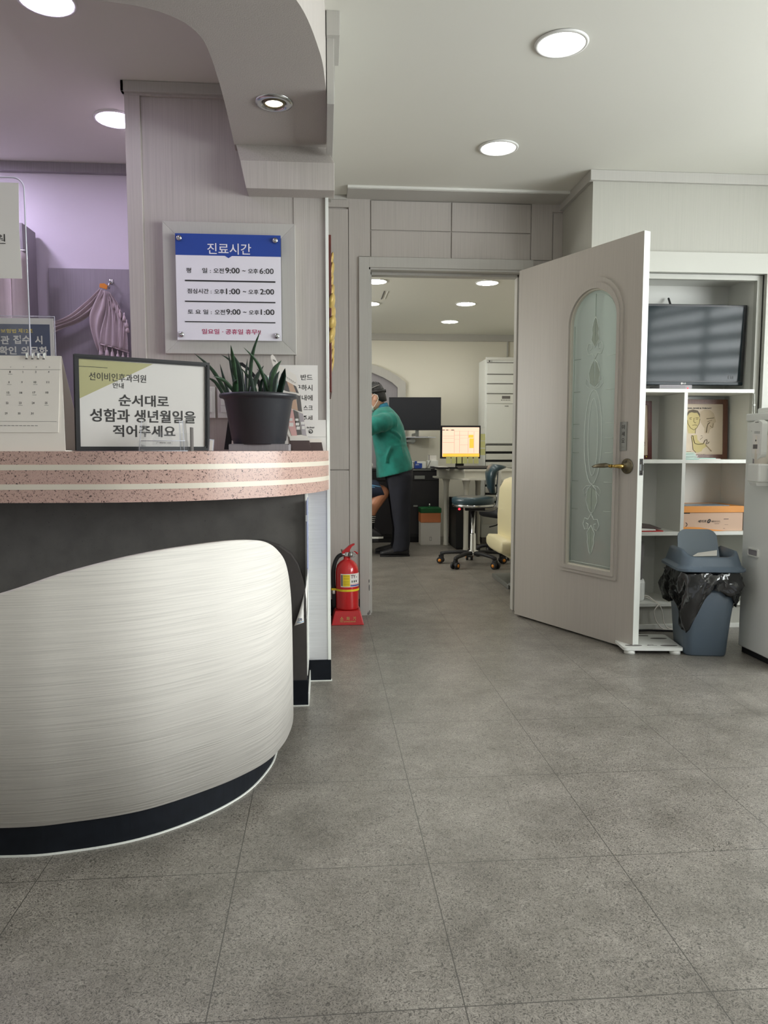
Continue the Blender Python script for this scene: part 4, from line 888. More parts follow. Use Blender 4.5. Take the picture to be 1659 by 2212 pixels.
mb.text('FIRE EXTINGUISHER', ex-.044, ex+.046, .009, .016, -.0012, gold, .02, M=Mx); mb.obj('lettering', t)
t['category'] = 'extinguisher stand'

# ------------------------------------------------------------------ built-in shelves with the television
t = thing('shelf_unit', 'white built-in cubby shelf unit in the wall niche', 'shelf', (1.95, 4.07, 0))
t.location.z = 0
def bb(name, a, m, bv=.001): return B(*a, m).obj(name, t, bevel=bv)
bb('side_panel', (1.530, 3.925, 0, 1.556, 4.23, 1.95), white_film); bb('side_panel', (2.346, 3.965, 0, 2.370, 4.23, 1.95), white_film); bb('back_panel', (1.53, 4.225, 0, 2.37, 4.24, 1.95), white_film)
bb('top_panel', (1.53, 3.966, 1.935, 2.37, 4.23, 1.95), white_film)
for z in (1.304, .921, .524): bb('shelf', (1.556, 3.92, z, 2.346, 4.225, z+.020), white_film)
bb('divider', (1.951, 3.921, .15, 1.971, 4.225, 1.304), white_film)
bb('bottom_shelf', (1.556, 3.92, .128, 2.346, 4.225, .146), white_film); bb('toe_board', (1.556, 3.94, 0.025, 2.346, 3.955, .128), cream_panel)
bb('kick_strip', (1.556, 3.93, 0, 2.346, 3.945, .025), white_film)
mb = MB().tube([(2.352, 3.93, 1.30), (2.356, 3.93, 1.20), (2.353, 3.93, 1.10), (2.354, 3.93, .95)], .0035, white_plastic, 6); tag(mb.obj('cable'), 'white cable clipped along the right edge of the cubby shelves', 'cable')
MB().box(2.349, 3.926, 1.235, 2.360, 3.938, 1.243, white_plastic).obj('cable_clip', bpy.data.objects['cable'])

t = thing('television', 'dark flat television in the wall niche above the cubbies', 'television', (1.97, 4.05, 1.324))
x0, x1, z0, z1 = 1.61, 2.335, 1.352, 1.790
M = Matrix.Translation((0, 4.02, 1.35)) @ Matrix.Rotation(math.radians(2.5), 4, 'X') @ Matrix.Translation((0, -4.02, -1.35))
MB().box(x0, 4.02, z0, x1, 4.055, z1, black_plastic, M).obj('casing', t, bevel=.003)
MB().box(x0+.012, 4.0175, z0+.024, x1-.020, 4.021, z1-.012, glossy_screen, M).obj('screen', t)
mb = MB().box(x0, 4.012, z0+.001, x1-.006, 4.021, z0+.018, glossy_screen, M); mb.obj('bottom_bezel', t, bevel=.002)
mb = MB(); mb.plate([arc(1.978, z0+.0095, .0055, 0, 340, 16)], 4.0112, 4.0118, paper, M); mb.text('LG', 1.986, 2.001, z0+.0055, z0+.0135, 4.0112, paper, .03, M=M); mb.obj('logo', t)
MB().box(1.88, 4.056, 1.44, 2.06, 4.075, 1.66, black_plastic).box(1.955, 4.075, 1.50, 1.985, 4.225, 1.58, black_plastic).tube([(1.97, 4.09, 1.57), (1.97, 4.15, 1.80), (1.975, 4.2, 1.86)], .006, black_plastic).obj('wall_bracket', t, bevel=.002)
mb = MB(); 
for k in range(3): mb.box(2.245+.010*k+.006*(k > 0), 4.0168, 1.388, 2.249+.010*k+.006*(k > 0), 4.0172, 1.404+.003*(k == 0), ink, M)
mb.obj('screen_marks', t)
t = thing('set_top_box', 'slim silver set-top box with red light under the television', 'set-top box', (1.93, 4.0, 1.324))
B(1.83, 3.965, 1.3245, 2.015, 4.09, 1.349, gray_panel).obj('case', t, bevel=.002)
mb = MB(); 
for z in (1.329, 1.335, 1.341): mb.box(1.836, 3.9642, z, 1.975, 3.9648, z+.002, ink_gray)
mb.obj('front_slots', t); mb = MB().ell((1.990, 3.9645, 1.331), (.0035, .002, .0035), led_red, n=10, k=6); mb.obj('power_light', t)

# framed chart leaning in the upper right cubby
def framed(name, label, x0, x1, z0, z1, y, wood, w, chartfn, lean=4):
    t = thing(name, label, 'framed picture', ((x0+x1)/2, y, z0)); M = Matrix.Translation((0, y, z0)) @ Matrix.Rotation(math.radians(-lean), 4, 'X') @ Matrix.Translation((0, -y, -z0))
    mb = MB(); frm(mb, x0, z0, x1, z1, w, y, y+.016, wood, M); mb.obj('frame', t, bevel=.002)
    MB().box(x0+w, y+.006, z0+w, x1-w, y+.012, z1-w, chart_paper, M).obj('print', t)
    mb = MB(); chartfn(mb, y+.0052, M); mb.obj('drawing', t); return t
CY = 4.14
def Cq(pts, s=5.946): return [at(1380+a/s, 840+b/s, CY) for a, b in pts]
def chart(mb, y, M):
    yellow_sk = mat('pale_flesh_print', (196, 178, 120), .6); lineink = mat('brown_line', (92, 78, 56), .6); ghost = mat('ghost_print', (188, 168, 140), .6)
    a, b = Cq([(650, 235), (958, 258)]); mb.text('EAR, NOSE & THROAT', a[0], b[0], b[1], a[1], y, ink, .05, M=M)
    face = Cq([(640, 330), (660, 285), (715, 268), (775, 280), (803, 330), (804, 390), (790, 450), (765, 500), (748, 520), (742, 570), (650, 570), (640, 490), (632, 430), (632, 380)]); mb.plate([face], y, y+.0004, yellow_sk, M)
    hair = Cq([(636, 360), (640, 310), (665, 275), (720, 262), (780, 276), (806, 320), (806, 375), (795, 340), (770, 302), (735, 305), (700, 296), (670, 306), (650, 335)]); mb.plate([hair], y-.0006, y, lineink, M)
    sk2 = Cq([(810, 290), (870, 262), (940, 270), (985, 310), (1000, 370), (1012, 420), (985, 440), (980, 490), (930, 520), (915, 570), (860, 570), (860, 500), (815, 430)]); mb.plate([sk2], y, y+.0004, ghost, M)
    def pl(p, r=.0012, mm=lineink): mb.tube([M @ Vector((a, y-.0006, b)) for a, b in Cq(p)], r, mm, 5)
    pl([(640, 400), (650, 450), (680, 500), (720, 525), (760, 500), (795, 440), (805, 380)]); pl([(670, 372), (700, 366)]); pl([(750, 370), (785, 368)]); pl([(672, 385), (695, 390)]); pl([(752, 388), (778, 386)])
    pl([(728, 370), (724, 420), (740, 436), (750, 428)]); pl([(705, 466), (735, 460), (765, 466)]); pl([(745, 510), (742, 540), (738, 572)])
    pl([(880, 560), (890, 500), (905, 450), (930, 430)], .0022); pl([(890, 380), (940, 375), (985, 370)], .0015); pl([(900, 420), (960, 400)], .001); pl([(930, 470), (960, 500), (975, 440)], .001)
    ear = Cq([(690, 620), (700, 595), (760, 590), (765, 650), (800, 690), (860, 700), (880, 740), (830, 770), (815, 800), (760, 820), (715, 800), (705, 740), (695, 680)]); mb.plate([ear], y, y+.0004, yellow_sk, M)
    pl([(690, 600), (710, 602), (715, 650), (730, 700), (770, 712), (840, 705)], .002); pl([(688, 610), (700, 690), (705, 780), (740, 815)], .0014)
    pl([(840, 700), (860, 660), (885, 650), (890, 680), (870, 710), (900, 700), (915, 680)], .002); pl([(870, 720), (910, 760), (940, 800)], .003, ghost); pl([(800, 650), (835, 620)], .0008); pl([(810, 600), (830, 603)], .0008)
    a, b = Cq([(760, 838), (865, 858)]); mb.text('A.J. SMITH', a[0], b[0], b[1], a[1], y, lineink, .04, M=M); pl([(620, 805), (680, 805)], .0007)
a = Cq([(600, 130), (1135, 920)]); framed('framed_chart', 'brown framed ear nose and throat chart in the upper right cubby', 1.855+.12, a[1][0], .9415, a[0][1], CY, wood_brown, .026, chart, 3)
def cert(mb, y, M):
    mb.tube([M @ Vector((1.80+.018*math.cos(k*.5), y-.0005, 1.03+.02*math.sin(k*.5))) for k in range(13)], .004, MATS['brown_wood'], 6)
    for k in range(6): mb.box(1.66, y-.0005, 1.02+.035*k, 1.82-.01*k, y, 1.022+.035*k, ink_gray, M)
a, b = at(1380+190/5.946, 840+150/5.946, 4.10)
t = framed('framed_certificate', 'dark framed certificate edge in the upper left cubby beside the door', 1.60, a, .9415, b, 4.10, wood_red, .022, cert, 4)
MB().lathe([(.001, 0), (.006, 0), (.006, .004), (.001, .005)], (0, 0, 0), brass, 12, M=Matrix.Translation((a-.034, 4.099, .955)) @ Matrix.Rotation(PI/2, 4, 'X')).obj('corner_stud', t)
# papers in front of the chart
mb = MB()
for k in range(7):
    x0, _ = at(1484, 990, 4.0); M = Matrix.Rotation(0, 4, 'Z'); mb.box(1.972, 3.96+.003*(k % 3), .9415+.0055*k, 2.065-.004*k+.006*(k % 2), 4.09, .9415+.0055*k+.0045, mint if k % 2 == 0 else paper)
tag(mb.obj('paper_stack'), 'stack of mint green papers in front of the framed chart', 'papers')
MB().box(2.066, 3.96, .9415, 2.19, 4.08, .945, paper).box(2.07, 3.965, .9455, 2.165, 4.08, .949, mint).obj('loose_sheets'); tag(bpy.data.objects['loose_sheets'], 'thin loose sheets right of the mint paper stack', 'papers')
# papers with red folder
t = thing('document_folder', 'red folder with white papers on the lower left shelf beside the door', 'folder', (1.74, 4.03, .545))
B(1.60, 3.935, .5445, 1.865, 4.12, .550, red_plastic).obj('cover', t, bevel=.002)
mb = MB(); mb.rings([[(1.60, 3.93, .551), (1.82, 3.935, .551), (1.82, 3.935, .556), (1.60, 3.93, .572)], [(1.60, 4.11, .551), (1.85, 4.12, .551), (1.85, 4.12, .562), (1.60, 4.11, .585)]], paper, smooth=False); mb.obj('papers', t)
mb = MB(); mb.rings([[(1.68, 3.95, .572), (1.855, 3.95, .557), (1.86, 3.95, .560), (1.68, 3.95, .576)], [(1.68, 4.1, .590), (1.862, 4.1, .565), (1.862, 4.1, .568), (1.68, 4.1, .593)]], MATS['brown_label'], smooth=False); mb.obj('dark_flap', t)
# orange carton
t = thing('shelf_carton', 'orange lidded carton with dark Korean print in the middle right cubby', 'carton', (2.14, 4.0, .545))
bx0, bx1 = 1.972, 2.330; Y = 3.945
B(bx0+.003, Y, .5445, bx1-.006, 4.20, .655, box_pink).obj('box_body', t, bevel=.001)
B(bx0+.001, Y-.006, .648, bx1-.003, 4.205, .683, box_orange).obj('lid', t, bevel=.002)
mb = MB(); mb.plate([[(bx0+.003, .5448), (bx1-.10, .5448), (bx0+.16, .556), (bx0+.10, .566), (bx0+.003, .569)]], Y-.0008, Y-.0002, box_orange); s = 11.85; Yt = Y-.0012
for tx, a, b, c, d, bo in [('세이프', 505, 728, 628, 698, .02), ('0', 745, 832, 605, 716, .05), ('캐세터', 850, 920, 645, 690, .02), ('세이프티', 925, 1068, 645, 692, 0)]:
    p, q = at(1465+a/s, 1070+c/s, Yt), at(1465+b/s, 1070+d/s, Yt); mb.text(tx, p[0], q[0], q[1], p[1], Yt, ink if tx != '세이프티' else MATS['brown_label'], bo, font_shear=.25 if bo else .1)
p = at(1465+165/s, 1070+750/s, Yt); mb.plate([arc(p[0]+.004, p[1], .012, -85, 85, 10) + arc(p[0]+.004, p[1], .009, 85, -85, 10)], Yt, Yt+.0005, ink)
for (a, b, c, d) in [(1170, 598, 1290, 612), (1190, 748, 1280, 752), (1150, 842, 1200, 850), (930, 722, 1050, 728)]:
    p, q = at(1465+a/s, 1070+b/s, Yt), at(1465+c/s, 1070+d/s, Yt); mb.box(p[0], Yt, q[1], q[0], Yt+.0005, p[1], MATS['brown_label'])
mb.box(bx0+.006, Yt, .642, bx0+.045, Yt+.0005, .648, ink); mb.obj('print', t)
MB().box(bx0+.02, Y+.01, .6832, bx1-.08, 4.1, .6865, slate_light).obj('folded_bag'); tag(bpy.data.objects['folded_bag'], 'flat grey plastic bag lying on the orange carton lid', 'bag')
# humidifier & cord
t = thing('humidifier', 'white based device with dark tube in the bottom left cubby behind the door edge', 'appliance', (1.70, 4.04, .146))
MB().lathe([(.001, 0), (.062, 0), (.066, .012), (.066, .10), (.060, .118), (.001, .118)], (1.742, 4.04, .1465), white_plastic, 32).obj('base', t)
MB().lathe([(.048, .115), (.050, .12), (.058, .30), (.052, .33), (.001, .34)], (1.742, 4.04, .1465), ink_gray, 28).obj('tube', t)
t = thing('power_cord', 'beige power cord looping from the bottom cubby down to the floor', 'cord', (1.82, 3.9, 0))
def Cc(pts, ys): return [Vector((*(lambda q: (q[0], yy, q[1]))(at(1375+a/7.624, 1140+b/7.624, yy)),)) for (a, b), yy in zip(pts, ys)]
c1 = Cc([(130, 1115), (200, 1130), (280, 1200), (350, 1250), (395, 1300), (425, 1400), (445, 1540), (500, 1640), (590, 1700)], [4.02, 4.0, 3.97, 3.925, 3.905, 3.90, 3.90, 3.90, 3.90])
c2 = Cc([(130, 1135), (210, 1165), (300, 1210), (362, 1252), (305, 1340), (290, 1410), (320, 1530), (400, 1640), (500, 1710), (600, 1730), (650, 1770)], [4.02, 4.0, 3.97, 3.92, 3.90, 3.90, 3.90, 3.90, 3.90, 3.89, 3.87])
for c in (c1, c2):
    for p in c: p.z = max(p.z, .004)
mb = MB().tube(smoothpts(c1, 5), .0028, paper_warm, 6).tube(smoothpts(c2, 5), .0028, paper_warm, 6); mb.obj('cable', t)
MB().tube([(1.80, 3.885, .006), (1.9, 3.88, .006), (1.94, 3.86, .005)], .005, paper_warm, 8).ell((1.945, 3.905, .03), (.008, .006, .01), ink_gray).obj('plug', t)
MB().tube(smoothpts([(1.56, 3.885, .006), (1.66, 3.875, .006), (1.78, 3.88, .006), (1.93, 3.85, .006)]), .005, soft_black, 8).obj('black_lead'); tag(bpy.data.objects['black_lead'], 'black lead lying on the floor behind the bathroom scale', 'cord')

# ---- bathroom scale
t = thing('bathroom_scale', 'white bathroom scale with grey oval pads half behind the open door', 'scale', (1.608, 3.56, 0), math.radians(-6))
m = MB(); m.slab(rrect(-.145, -.135, .145, .135, .018), .020, .034, appliance); m.obj('platform', t, bevel=.004, world=False)
m = MB()
for x, y in [(-.085, -.09), (.088, -.09), (-.08, .09), (.085, .05)]: m.slab([(x+.042*math.cos(a*.35), y+.013*math.sin(a*.35)) for a in range(18)], .0335, .0348, ink_gray)
m.slab(rrect(-.05, .095, .05, .112, .006), .0335, .0348, ink_gray); m.obj('contact_pads', t, world=False)
m = MB(); m.tube([(.0+.014*math.cos(a*.5), -.085+.006*math.sin(a*.5), .0345) for a in range(10)], .001, ink_gray, 5); m.box(-.02, -.092, .0342, .03, -.090, .0347, ink_gray); m.obj('emblem', t, world=False)
for x, y in [(-.11, -.11), (.11, -.11), (-.11, .11), (.11, .11)]: MB().lathe([(.001, 0), (.026, 0), (.026, .012), (.022, .021), (.001, .021)], (x, y, 0), white_plastic, 20).obj('foot', t, world=False)

# ---- waste bin
t = thing('waste_bin', 'slate blue swing lid waste bin with a black bag, lid flap raised', 'waste bin', (1.856, 3.49, 0), math.radians(-10))
def rr_ring(w, d, z, r, n=6, ox=0, oy=0): return [(x+ox, y+oy, z) for x, y in rrect(-w/2, -d/2, w/2, d/2, r, n)]
m = MB(); m.rings([rr_ring(.190, .215, 0, .035), rr_ring(.200, .225, .008, .04), rr_ring(.225, .255, .18, .045), rr_ring(.275, .305, .43, .05)], slate_plastic, smooth=True); m.obj('body', t, world=False)
m = MB(); m.rings([rr_ring(.312, .340, .418, .055), rr_ring(.322, .350, .422, .058), rr_ring(.322, .350, .433, .058), rr_ring(.296, .325, .442, .052), rr_ring(.288, .316, .447, .05)], slate_plastic, smooth=False, cap=False)
secs = []
hs = [.447, .470, .492]
base = rr_ring(.288, .316, 0, .05); top_ = rr_ring(.262, .292, 0, .05); inn = rr_ring(.228, .262, 0, .045); 
def hump(x, y): return .050*max(0, 1-((y-.0)/.135)**2) * (1 if abs(x) > .09 else max(0, (abs(x)-.04)/.05))
m.rings([[(x, y, .446) for x, y, _ in base], [(x, y, .478+hump(x, y)*1.0) for x, y, _ in top_], [(x*.97, y*.97, .487+hump(x, y)) for x, y, _ in top_], [(x, y, .486+hump(x, y)) for x, y, _ in inn], [(x, y, .455) for x, y, _ in inn]], slate_plastic, smooth=True, cap=False)
m.obj('lid_rim', t, world=False)
m = MB(); Mf = Matrix.Translation((-.006, .035, .475)) @ Matrix.Rotation(math.radians(-20), 4, 'X')
m.plate([[(-.098, -.03), (-.085, -.045), (.06, -.05), (.085, -.04), (.098, -.02), (.095, .04)] + arc(.048, .085, .045, 0, 90, 6) + arc(-.055, .088, .042, 90, 180, 6) + [(-.100, .03)]], -.004, .004, slate_light, Mf); m.obj('swing_flap', t, bevel=.003, world=False)
# bag
random.seed(11); m = MB(); N = 72; rs = []
base = []
def per(k):                                     # perimeter point, normal
    a = 2*PI*k/N; c, s = math.cos(a), math.sin(a); q = 5.0; r = (abs(c)**q + abs(s)**q)**(-1/q); return r*c, r*s, c, s
wave = [random.uniform(-1, 1) for _ in range(N)]
def drop(a):                                    # how far the bag hangs at this angle
    import math as _m
    d = .15 + .045*_m.sin(a*2+.6) + .03*_m.sin(a*5+1.2)
    for c, w, h in ((math.radians(-128), .35, .10), (math.radians(-35), .30, .085), (math.radians(-78), .32, -.035), (math.radians(60), .4, .05), (math.radians(160), .4, .03)):
        dd = (a-c+PI) % (2*PI) - PI; d += h*_m.exp(-(dd/w)**2)
    return d
for j in range(13):
    q = j/12; row = []
    for k in range(N):
        x, y, nx, ny = per(k); a = math.atan2(ny, nx); D = drop(a); z = .424 - D*q
        out = .005 + .020*math.sin(q*PI*.8)*(1+.5*math.sin(a*9+q*5)) + (.006*math.sin(a*17+q*7+wave[k]) + .004*math.sin(a*31-q*16) + .003*math.sin(a*11+q*23))*min(1, q*3) + .030*q*max(0, math.sin(a*3+1.1))
        tw = .1375-(.1375-.112)*(.43-z)/.25; td = .1525-(.1525-.1275)*(.43-z)/.25
        row.append((x*(tw+out), y*(td+out), z + .004*math.sin(a*23+j)))
    rs.append(row)
m.rings(rs, bag_black, smooth=True, cap=False); ob = m.obj('bin_bag', t, world=False); so = ob.modifiers.new('s', 'SOLIDIFY'); so.thickness = .0012
m = MB(); m.add([(-.06, -.02, .462), (.05, -.045, .470), (.065, 0, .492), (-.02, .018, .475)], [(0, 1, 2, 3)], paper); m.add([(-.055, -.02, .460), (.05, -.04, .468), (.06, 0, .49), (-.02, .02, .472)], [(3, 2, 1, 0)], paper)
pp = m.obj('paper_scrap', world=True); R_ = root_matrix(t); pp.matrix_basis = R_ @ Matrix.Translation((0, -.03, .474)) ; pp.parent = None; tag(pp, 'crumpled white paper inside the open bin', 'paper')

# ---- water dispenser and cup dispenser on its side
t = thing('water_dispenser', 'tall white water dispenser cut by the right edge of the photo', 'water dispenser', (2.2, 3.3, 0))
B(2.040, 3.08, .03, 2.40, 3.462, 1.130, appliance).obj('body', t, bevel=.008, seg=3)
B(2.036, 3.076, 1.131, 2.40, 3.466, 1.168, appliance).obj('top_cover', t, bevel=.006)
B(2.065, 3.10, 1.1682, 2.38, 3.42, 1.192, appliance).obj('lid', t, bevel=.005)
B(2.055, 3.09, 0, 2.39, 3.45, .031, soft_black).obj('foot_plinth', t)
def yz_plate(mb, loops, x0, x1, m):            # outline in the YZ plane, thickness along X
    k = MB().plate(loops, 0, 1, m); mb.add([(x0+(x1-x0)*v.y, v.x, v.z) for v in k.v], k.f, m); return mb
mb = MB(); yz_plate(mb, [rrect(3.315, .487, 3.405, .527, .008), rrect(3.321, .493, 3.399, .521, .006)], 2.032, 2.041, white_plastic); mb.box(2.0385, 3.321, .493, 2.0395, 3.399, .521, gray_panel); mb.obj('side_grip', t, bevel=.001)
t = thing('cup_dispenser', 'white paper cup dispenser mounted on the side of the water dispenser', 'cup dispenser', (2.0, 3.38, .8))
yc = 3.268
mb = MB(); out = [(yc-.040, 1.035), (yc-.040, 1.118)] + [(yc-.040+.08*k/8, 1.118+.014*math.sin(PI*k/8)) for k in range(1, 8)] + [(yc+.068, 1.118), (yc+.068, 1.085), (yc+.040, 1.083), (yc+.038, 1.075), (yc+.040, .985)] + [(yc+.040*math.cos(a), .985+.035*math.sin(a)) for a in [-PI*k/10 for k in range(1, 10)]] + [(yc-.040, .985)]
yz_plate(mb, [out], 1.975, 2.002, white_plastic); mb.obj('cover', t, bevel=.008, seg=3)
mb = MB(); yz_plate(mb, [rrect(yc-.026, .978, yc+.028, 1.068, .003)], 1.9738, 1.9752, paper); 
mb.box(1.9728, yc-.012, 1.0, 1.9736, yc+.022, 1.020, ink_gray); mb.ell((1.9735, yc+.002, 1.038), (.0008, .005, .005), ink, n=12, k=6)
for z in (1.078, 1.072): mb.box(1.9740, yc-.026, z, 1.9748, yc+.018, z+.0015, ink_gray)
mb.box(1.9740, yc-.012, 1.120, 1.9748, yc+.014, 1.1225, ink); mb.obj('print', t)
MB().tube([(2.003, yc+.0, .90), (2.003, yc, 1.06)], .030, mat('cup_sleeve', (226, 218, 204), .3), 28).obj('cup_tube', t)
mb = MB(); mb.box(1.968, yc-.040, .848, 2.036, yc+.055, .932, white_plastic); mb.obj('holder', t, bevel=.008, seg=3)
mb = MB(); mb.rings([[(1.962, yc-.030, .848), (2.030, yc-.030, .848), (2.030, yc+.030, .848), (1.962, yc+.030, .848)], [(1.970, yc-.024, .830), (2.024, yc-.024, .830), (2.024, yc+.024, .830), (1.970, yc+.024, .830)]], white_plastic, smooth=False); mb.obj('outlet', t, bevel=.002)
mb = MB().box(2.010, yc-.085, .845, 2.040, yc-.055, .938, white_plastic).box(2.012, yc-.058, .862, 2.026, yc-.040, .870, white_plastic).box(2.012, yc-.058, .905, 2.026, yc-.044, .930, white_plastic).tube([(2.02, yc-.085, .895), (2.02, yc-.11, .90), (2.02, yc-.13, .885)], .006, white_plastic); mb.obj('side_lever', t, bevel=.003)
mb = MB().box(2.030, yc+.045, .83, 2.0405, yc+.115, 1.115, gray_panel).box(2.028, yc-.05, .84, 2.0395, yc+.06, 1.12, appliance); mb.obj('mount', t)
MB().box(2.42, 3.885, 1.20, 2.50, 3.895, 1.335, black_plastic).obj('wall_panel_screen'); tag(bpy.data.objects['wall_panel_screen'], 'dark panel on the wall at the right photo edge above the dispenser', 'panel')

# ------------------------------------------------------------------ office behind the doorway
t = thing('office_desk', 'black desk with drawers along the far office wall', 'desk', (.6, 8.05, 0))
B(-.3, 7.83, .765, 1.235, 8.30, .79, desk_black).obj('desktop', t, bevel=.002); B(-.3, 7.85, .06, 1.22, 8.30, .765, desk_black).obj('carcass', t)
B(-.3, 7.87, 0, 1.22, 8.28, .06, soft_black).obj('plinth', t)
mb = MB(); mb.box(.60, 7.823, .772, 1.13, 7.829, .783, steel_gray); mb.obj('edge_strip', t)
for x0, x1 in [(.44, .80), (.81, 1.21)]: B(x0, 7.838, .665, x1, 7.85, .755, desk_black).obj('drawer', t, bevel=.002); B(x0, 7.838, .09, x1, 7.85, .655, desk_black).obj('cabinet_door', t, bevel=.002)
B(.955, 7.828, .68, 1.065, 7.839, .715, steel_gray).obj('drawer_plate', t, bevel=.001)
B(.945, 7.830, .385, .99, 7.838, .402, steel_gray).obj('label_plate', t)
t = thing('wipe_box', 'blue and white wipe box on the black desk behind the doctor', 'box', (1.0, 7.95, .79))
B(.965, 7.90, .7905, 1.085, 8.0, .865, white_plastic).obj('box', t, bevel=.004)
mb = MB(); mb.plate([[(.962, .791), (.965, .868), (.99, .868), (.99, .848), (1.045, .845), (1.045, .800), (1.03, .791)]], 7.896, 7.900, sign_blue); mb.text('able', .975, 1.012, .825, .842, 7.895, paper, 0); mb.obj('print', t)
t = thing('white_tray', 'low white tray at the left of the wipe box', 'tray', (.9, 7.95, .79)); B(.80, 7.91, .7905, .955, 8.03, .855, white_plastic).obj('tray', t, bevel=.006); B(.795, 7.905, .855, .96, 8.035, .868, white_plastic).obj('rim', t, bevel=.003)
t = thing('carton_box', 'small pale grey carton with a grey cable left of the monitor', 'box', (1.16, 7.95, .79)); B(1.105, 7.88, .7905, 1.215, 8.0, .875, appliance).obj('box', t, bevel=.003)
MB().tube(smoothpts([(1.10, 7.87, .80), (1.11, 7.865, .82), (1.125, 7.87, .86), (1.14, 7.9, .878)]), .003, ink_gray, 6).obj('cable', t)
mb = MB().box(1.12, 7.9, .8755, 1.20, 7.99, .93, paper).box(1.118, 7.898, .8755, 1.124, 7.905, .935, ink_gray); tag(mb.obj('paper_holder'), 'white paper stack standing on the grey carton beside the monitor', 'papers')

for k, (x, h) in enumerate([(.46, .10), (.50, .07)]):
    tag(MB().lathe([(.001, 0), (.018, 0), (.018, h*.7), (.008, h*.85), (.008, h), (.001, h)], (x, 7.92, .7905), white_plastic, 16).obj('bottle'), ['taller white bottle on the desk at the left door jamb', 'shorter white bottle on the desk at the left door jamb'][k], 'bottle', 'bottles at the left end of the desk')
# wall monitor on an arm over a glass shelf
t = thing('wall_monitor', 'large black monitor on an arm against the far office wall behind the doctor', 'monitor', (.97, 7.9, 1.05))
M = Matrix.Translation((.97, 7.9, 1.37)) @ Matrix.Rotation(math.radians(-5), 4, 'Z') @ Matrix.Translation((-.97, -7.9, -1.37))
MB().box(.690, 7.89, 1.197, 1.243, 7.93, 1.545, black_plastic, M).obj('casing', t, bevel=.003); MB().box(.698, 7.887, 1.207, 1.236, 7.891, 1.538, matt_screen, M).obj('screen', t)
MB().box(.975, 7.91, 1.13, 1.01, 7.94, 1.20, steel_gray).box(.985, 7.93, 1.14, 1.0, 8.35, 1.17, steel_gray).obj('arm', t, bevel=.003)
t = thing('wall_shelf', 'narrow glass shelf with metal bracket under the black wall monitor', 'shelf', (1.0, 8.1, 1.08))
B(.84, 7.90, 1.118, 1.19, 8.345, 1.127, acrylic_edge).obj('glass_plate', t, bevel=.001); MB().box(.86, 7.92, 1.07, .975, 7.99, 1.095, steel_gray).box(.93, 7.93, 1.055, .965, 8.345, 1.117, steel_gray).obj('bracket', t, bevel=.002)
MB().box(.99, 7.93, 1.127, 1.11, 7.97, 1.131, ink_gray).obj('pen_rest', t)

# white table with turned legs
t = thing('side_table', 'off-white table with round column legs under the lit monitor', 'table', (1.5, 7.35, 0))
tbl = mat('table_cream', (214, 212, 202), .4)
tp = [(1.335, 7.02), (1.86, 7.02), (1.86, 7.72), (1.155, 7.72), (1.155, 7.55)]
MB().slab(tp, .785, .805, tbl).obj('tabletop', t, bevel=.004); sm_ = [(x+(1.5-x)*.05, y+(7.4-y)*.05) for x, y in tp]
MB().slab(sm_, .715, .785, tbl).obj('apron', t, bevel=.003); MB().slab([(x-(1.5-x)*.06, y-(7.4-y)*.04) for x, y in tp], .700, .716, tbl).obj('lower_board', t, bevel=.003)
for x, y in [(1.375, 7.12), (1.255, 7.58), (1.60, 7.64), (1.80, 7.12)]:
    MB().lathe([(.001, 0), (.030, 0), (.030, .014), (.026, .02), (.028, .03), (.024, .036), (.024, .30), (.026, .62), (.030, .66), (.040, .69), (.042, .70), (.001, .70)], (x, y, 0), tbl, 24).obj('leg', t)
B(1.315, 6.99, .70, 1.38, 7.06, .712, paper).obj('corner_clip', t)
t = thing('computer_tower', 'black computer tower with red light under the white table', 'computer', (1.38, 7.45, 0))
B(1.30, 7.25, .012, 1.50, 7.68, .50, soft_black).obj('case', t, bevel=.004); MB().ell((1.333, 7.248, .405), (.011, .004, .011), led_red, n=12, k=6).obj('power_light', t); B(1.31, 7.27, 0, 1.49, 7.66, .013, black_plastic).obj('feet', t)
t = thing('lit_monitor', 'lit computer monitor with warm screen ringed by sticky notes', 'monitor', (1.33, 7.3, .805))
MX = Matrix.Identity(4); Y = 7.20
B(1.133, Y, .905, 1.528, Y+.035, 1.226, soft_black).obj('casing', t, bevel=.003)
B(1.150, Y-.002, .924, 1.514, Y+.001, 1.209, screen_warm).obj('screen', t)
mb = MB(); Yt = Y-.003; s = 4.425
def rr2(a, b, c, d, m): p = at(780+a/s, 820+b/s, Yt); q = at(780+c/s, 820+d/s, Yt); mb.box(p[0], Yt, q[1], q[0], Yt+.0005, p[1], m)
rr2(1028, 528, 1074, 556, screen_yellow); rr2(1036, 562, 1076, 654, screen_yellow); rr2(780, 708, 1130, 738, screen_yellow)
for a, b, c, d in [(775, 480, 890, 484), (775, 538, 888, 541), (780, 560, 888, 563), (780, 598, 888, 602), (890, 480, 892, 700), (940, 490, 942, 700), (892, 530, 1024, 533), (945, 622, 1020, 625), (1022, 490, 1024, 700), (1078, 500, 1080, 700), (780, 704, 1130, 707), (945, 560, 1020, 562), (892, 492, 1125, 494), (890, 570, 940, 572)]: rr2(a, b, c, d, screen_line)
rr2(775, 478, 800, 486, ink_gray); rr2(812, 478, 834, 486, ink_gray); rr2(862, 478, 888, 486, ink_gray); mb.obj('screen_content', t)
MB().box(1.29, Y+.03, .82, 1.37, Y+.06, 1.0, soft_black).obj('neck', t); MB().slab([(1.33+.12*math.cos(a*.3), Y+.05+.07*math.sin(a*.3)) for a in range(21)], .8055, .82, soft_black).obj('base', t, bevel=.002)
k = 0
